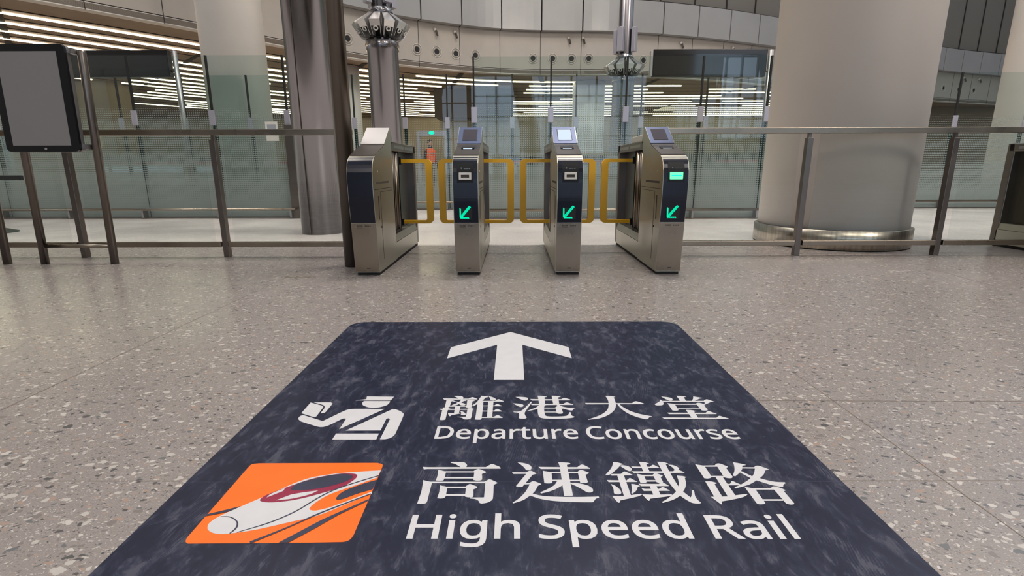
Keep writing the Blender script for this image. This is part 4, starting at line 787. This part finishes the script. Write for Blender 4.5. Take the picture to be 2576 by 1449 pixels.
for k in range(17):
    off = 1.62+k*.98
    path = base_path(off)
    gp = [p for p in base_path(off-.36) if p[1] > bulk_y(p[0])+.2]
    cur = []
    for p in gp: cur.append(p)
    if len(cur) > 2: poly_ribbon(grv, cur, .035, 4.005, 4.022)
    # dashes
    s = 0; on = True; seg = []; rest = (30, 26, 24)[k] if k < 3 else random.uniform(3, 6)
    for p, q in zip(path, path[1:]):
        d = math.dist(p, q); ok = p[1] > bulk_y(p[0])+.9 and not blocked(*p) and -27 < p[0] < 24 and p[1] < 34
        if on and ok: seg.append(p)
        rest -= d
        if rest <= 0 or not ok:
            if len(seg) > 2:
                mb = MB(); poly_ribbon(mb, seg, .05, 3.985, 4.019); nled += 1
                o = mb.build('ceiling_light', 'led'); tag(o, 'one of the warm linear ceiling strips of the inner hall', 'ceiling light', 'linear ceiling lights')
                LED = globals().setdefault('LEDS', []); LED.append((o, k, seg[len(seg)//2]))
            seg = []
            if rest <= 0: on = not on; rest = random.uniform(6, 11) if on else random.uniform(.7, 2.0)
struct(grv, 'trim_26', 'soffitdark')
# dark radial tracks
tr = MB()
for s_ in (s_of_x(-9.6), s_of_x(-6.9), s_of_x(-4.3), s_of_x(-1.6), s_of_x(1.0), s_of_x(5.5), s_of_x(10)):
    p = at_s(s_, .5); q = at_s(s_, 13)
    dx = 2.5
    tr.face([(p[0]-.09, p[1], 4.004), (p[0]+.09, p[1], 4.004), (q[0]+dx+.09, q[1], 4.004), (q[0]+dx-.09, q[1], 4.004)])
struct(tr, 'trim_27', 'soffitdark')
# inner walls
struct(MB().box(-40, 40, 34.5, 34.8, 0, 4.1), 'wall_back', 'beige')
struct(MB().box(-40, -39.7, 5.6, 34.8, 0, 4.1), 'wall_west', 'beige')
struct(MB().box(39.7, 40, 31, 34.8, 0, 4.1), 'wall_east', 'beige')
struct(MB().box(-19.6, -15.2, 20.3, 21.6, 0, 4.02), 'wall_partition', 'olive')
struct(MB().box(-3.3, -.02, 22.5, 25.6, 2.9, 4.02), 'wall_header', 'brown')
struct(MB().box(-3.3, 1.6, 24, 24.6, 0, 2.95), 'wall_niche', 'beige')
struct(MB().box(16.8, 36, 29.9, 30.3, 0, 4.02), 'wall_side', 'olive')

# nozzles and spot lamps on the bulkhead
def ordinal(i): return ['first', 'second', 'third', 'fourth', 'fifth', 'sixth', 'seventh', 'eighth', 'ninth', 'tenth', 'eleventh', 'twelfth', 'thirteenth', 'fourteenth', 'fifteenth', 'sixteenth'][i]
noz = [(-8.45, 'left of the white column at the top edge'), (-4.86, 'just left of the near lamp column'), (-4.27, 'half hidden behind the near lamp column'), (-3.09, 'first of four right of the near lamp column'), (-2.51, 'second of four right of the near lamp column'), (-1.92, 'third of four right of the near lamp column'), (-1.29, 'fourth of four right of the near lamp column'),
       (.67, 'first of the middle four'), (1.36, 'second of the middle four'), (2.02, 'third of the middle four'), (2.62, 'fourth of the middle four'), (4.6, 'right of the farther lamp column'), (21.3, 'first of three right of the wide white column'), (22.4, 'second of three right of the wide white column'), (23.5, 'third of three right of the wide white column')]
for i, (x, lab) in enumerate(noz):
    px, py, an = at_s(s_of_x(x), 0)
    zc = 4.52 if x < 20 else 4.62
    t = thing('air_nozzle', 'round air nozzle with dark centre, '+lab, 'air nozzle', (px, py, zc), an, 'air nozzles on the curved bulkhead')
    MB().ring((0, -.012, 0), (0, -1, 0), .165, .012, 32, 8).build('outer_ring', 'lip', t)
    MB().ring((0, -.012, 0), (0, -1, 0), .105, .022, 28, 8).build('inner_ring', 'cream', t)
    MB().tube((0, -.016, 0), (0, -.004, 0), .088, n=28).build('opening', 'holeblack', t)
for i, (x, lab) in enumerate([(-2.55, 'first spot lamp above the nozzles right of the near lamp column'), (-1.95, 'second spot lamp above the nozzles right of the near lamp column'), (1.9, 'first spot lamp above the middle nozzles'), (2.4, 'second spot lamp above the middle nozzles'), (6.0, 'spot lamp above the left end of the right display'), (8.2, 'spot lamp above the right part of the right display'), (9.1, 'spot lamp above the right end of the right display'), (22.6, 'first spot lamp above the nozzles right of the wide column'), (23.7, 'second spot lamp above the nozzles right of the wide column')]):
    px, py, an = at_s(s_of_x(x), 0)
    t = thing('spot_lamp', 'small '+lab, 'spot lamp', (px, py, 5.17), an, 'spot lamps on the bulkhead')
    MB().sphere((0, -.05, 0), .05, n=12).build('mount', 'lip', t)
    MB().tube((.02, -.08, -.03), (.05, -.13, -.19), .032, n=12).build('barrel', 'mark', t)

# ------------------------------------------------------------ inner hall furniture
t = thing('security_arch', 'grey walk-through security arch with a green lamp beyond the second gate', 'security arch', (-2.42, 16.0, 0))
MB().box(-.46, -.38, -.15, .15, 0, 1.88).build('side_panel', 'lilac', t); MB().box(.38, .46, -.15, .15, 0, 1.88).build('side_panel', 'lilac', t)
MB().box(-.46, .46, -.12, .12, 1.76, 1.9).build('lintel_box', 'lilac', t)
MB().sphere((-.02, -.14, 1.84), .06, (1.4, .6, .8)).build('green_lamp', 'exitgreen', t)
def person():
    t = thing('person', 'person in an orange vest and dark trousers standing beyond the glass near the security arch', 'person', (-2.78, 17.6, 0), .9)
    me = bpy.data.meshes.new('body'); J = dict(pel=(0, 0, .92), wa=(0, 0, 1.08), ch=(0, .01, 1.30), nk=(0, .0, 1.46), hb=(0, -.01, 1.55), ht=(0, -.01, 1.66),
        lh=(-.09, 0, .88), lk=(-.10, -.02, .48), la=(-.10, .03, .09), lt=(-.12, -.13, .04), rh=(.09, 0, .88), rk=(.10, -.02, .48), ra=(.11, .03, .09), rt=(.13, -.13, .04),
        ls=(-.17, 0, 1.40), le=(-.23, .02, 1.13), lw=(-.22, -.08, .90), lf=(-.215, -.11, .81), rs=(.17, 0, 1.40), re=(.23, .02, 1.13), rw=(.22, -.08, .90), rf=(.215, -.11, .81))
    names = list(J); E = [('pel', 'wa'), ('wa', 'ch'), ('ch', 'nk'), ('nk', 'hb'), ('hb', 'ht'), ('pel', 'lh'), ('lh', 'lk'), ('lk', 'la'), ('la', 'lt'), ('pel', 'rh'), ('rh', 'rk'), ('rk', 'ra'), ('ra', 'rt'), ('ch', 'ls'), ('ls', 'le'), ('le', 'lw'), ('lw', 'lf'), ('ch', 'rs'), ('rs', 're'), ('re', 'rw'), ('rw', 'rf')]
    rad_ = dict(pel=.13, wa=.12, ch=.145, nk=.055, hb=.085, ht=.08, lh=.09, lk=.06, la=.045, lt=.035, rh=.09, rk=.06, ra=.045, rt=.035, ls=.06, le=.045, lw=.03, lf=.032, rs=.06, re=.045, rw=.03, rf=.032)
    me.from_pydata([J[n] for n in names], [(names.index(a), names.index(c)) for a, c in E], [])
    o = bpy.data.objects.new('body', me); COL.objects.link(o); o.parent = t
    sk = o.modifiers.new('skin', 'SKIN'); o.modifiers.new('sub', 'SUBSURF').levels = 1
    if not me.skin_vertices: bpy.context.view_layer.objects.active = o
    lay = me.skin_vertices[0].data if me.skin_vertices else None
    if lay:
        for i, n in enumerate(names): lay[i].radius = (rad_[n], rad_[n]*.85); lay[i].use_root = (i == 0)
    me.materials.append(MT['cloth'])
    MB().lathe([(.155, .98), (.17, 1.1), (.185, 1.28), (.19, 1.38), (.12, 1.45), (.06, 1.47)], n=20).build('vest', 'vest', t)
    MB().box(-.1, .1, -.2, -.17, 1.28, 1.31).build('vest_band', 'printgrey', t)
    MB().sphere((0, -.01, 1.62), .1, (.8, .95, 1.15)).build('head_skin', 'skin', t)
    MB().sphere((0, .01, 1.655), .105, (.85, .95, .95)).build('hair', 'hair', t)
    return t
person()
# belt barriers
NB = 12
for i in range(NB):
    x = -12.4+i*1.95
    t = thing('belt_barrier', ordinal(i)+' barrier post from the left in the row with red belt behind the dotted glass', 'barrier post', (x, 13.6, 0), 0, 'red belt barriers in the inner hall')
    MB().lathe([(.16, 0), (.16, .015), (.03, .03), (.028, .95)], n=16).build('pole', 'steel_l', t)
    MB().box(-.04, .04, -.04, .04, .93, 1.0).build('belt_head', 'black', t)
    if i < NB-1 and i not in (5, 8): MB().box(.04, 1.78, -.003, .003, .935, .985).build('belt', 'red', t)
for x0, x1, y, h, lab in ((-14.2, -11.4, 18.5, 1.05, 'leftmost dark inspection counter beyond the dotted glass at left'), (-10.8, -9.2, 18.2, 1.0, 'smaller dark inspection counter beyond the dotted glass, right of the leftmost one'), (5.6, 8.6, 18.6, 1.05, 'dark inspection counter beyond the glass behind the right gate'), (-.3, 3.2, 17.6, .98, 'dark inspection counter beyond the glass behind the middle gates')):
    t = thing('inspection_counter', lab, 'counter', ((x0+x1)/2, y, 0)); w = (x1-x0)/2
    MB().box(-w, w, -.4, .4, 0, h-.06).build('counter_body', 'steel_l', t); MB().box(-w-.05, w+.05, -.45, .45, h-.06, h+.22, bev=.03).build('counter_hood', 'black', t)
for x, lab in ((-9.6, 'small lit wall lamp panel seen through the left dotted glass'),):
    tag(MB().box(-.12, .12, -.03, .03, 1.25, 1.75).build('wall_lamp', 'warmlamp'), lab, 'lamp').location = (-13.2, 20.0, 0)
t = bpy.data.objects['wall_lamp']; t.location = (-15.9, 20.25, .4)
for x, y, z, lab in ((3.05, 17.9, 0, 'service cart with an orange top beyond the glass near the farther lamp column'),):
    t = thing('service_cart', lab, 'cart', (3.35, 16.6, 0)); MB().box(-.35, .35, -.25, .25, .1, 1.5, bev=.02).build('cart_body', 'lilac', t); MB().box(-.2, .02, -.27, -.25, 1.6, 1.8).box(-.3, .3, -.2, .2, 1.5, 1.62).build('cart_top', 'vest', t)
    for sx in (-1, 1): MB().tube((sx*.28, -.2, .06), (sx*.28, -.16, .06), .06).build('wheel', 'black', t)

# ------------------------------------------------------------ hall around and behind the camera
struct(MB().box(-14.3, -14.0, -24, 5.7, 0, 14), 'wall_left', 'wallgrey')
struct(MB().box(32, 32.3, -24, 31.2, 0, 14), 'wall_right', 'wallgrey')
def opening_wall(holes):
    """solid back wall with rectangular openings"""
    xs = sorted({-14, 32}|{h[0] for h in holes}|{h[1] for h in holes}); zs = sorted({0, 14}|{h[2] for h in holes}|{h[3] for h in holes})
    b = MB()
    for a, c in zip(xs, xs[1:]):
        for e, f in zip(zs, zs[1:]):
            if not any(h[0] <= a and c <= h[1] and h[2] <= e and f <= h[3] for h in holes): b.box(a, c, -24.3, -24, e, f)
    return b
HOLES = [(-7, 10, .3, 7.6), (13.5, 24, 3.0, 12)]
struct(opening_wall(HOLES), 'wall_rear', 'wallgrey')
for n_, (x0, x1, z0, z1) in enumerate(HOLES):
    b = MB(); k = x0
    while k <= x1+.01: b.box(k-.07, k+.07, -24.25, -24.05, z0, z1); k += (x1-x0)/9
    k = z0
    while k <= z1+.01: b.box(x0, x1, -24.2, -24.1, k-.05, k+.05); k += 1.45
    struct(b, 'window_%d' % (n_+1), 'roofm')
b = MB()
for k, yy in enumerate([-24+i*6.2 for i in range(9)]):
    b.box(-14.3, 32.3, yy, yy+(5.55 if yy < -1 else 4.5), 13.8, 14.1)  # unseen roof; slabs widened behind the camera to cut daylight on the foreground
for xx in (-14, -5, 4, 13, 22, 31): b.box(xx, xx+1.0, -24, 32, 13.6, 14.1)
struct(b, 'ceiling_upper', 'roofm')
for x, lean, lab in ((-7, 2.5, 'a'), (1.5, -2.0, 'b'), (9.5, 2.2, 'c'), (18, -2.4, 'd')):
    MBx = MB().tube((x, -18, 0), (x+lean, -20, 13.7), .55, .8, n=24)
    tag(MBx.build('leaning_column', 'column'), 'leaning white roof column behind the viewer, seen only as a reflection in the glass', 'column', 'leaning roof columns')

# lights
w = bpy.data.worlds.new('world'); S.world = w; w.use_nodes = True
nt = w.node_tree; nt.nodes.clear()
bg = nt.nodes.new('ShaderNodeBackground'); wo = nt.nodes.new('ShaderNodeOutputWorld'); nt.links.new(bg.outputs[0], wo.inputs[0])
bg.inputs[0].default_value = (.64, .80, 1., 1); bg.inputs[1].default_value = WORLD
def area(name, loc, size, power, col, rot=(0, 0, 0), sy=None):
    l = bpy.data.lights.new(name, 'AREA'); l.energy = power; l.color = col; l.size = size
    if sy: l.shape = 'RECTANGLE'; l.size_y = sy
    o = bpy.data.objects.new(name, l); COL.objects.link(o); o.location = loc; o.rotation_euler = rot; return o
for x, yy, z, pw, tilt in LAMPS_AND_FILLS:
    area('hall_or_fill_light', (x, yy, z), 2.0, pw, (1, .90, .80), (math.radians(tilt), 0, 0))  # overhead hall lights plus tilted fill aimed forward, no fittings built

S.view_settings.view_transform = 'Standard'; S.view_settings.look = 'None'; S.view_settings.exposure = EXPO; S.view_settings.gamma = 1
S.view_settings.use_curve_mapping = False
S.cycles.use_denoising = True
S.cycles.transparent_max_bounces = 24; S.cycles.max_bounces = 8; S.cycles.diffuse_bounces = 4; S.cycles.glossy_bounces = 4
S.cycles.sample_clamp_indirect = 6; S.cycles.caustics_reflective = False; S.cycles.caustics_refractive = False
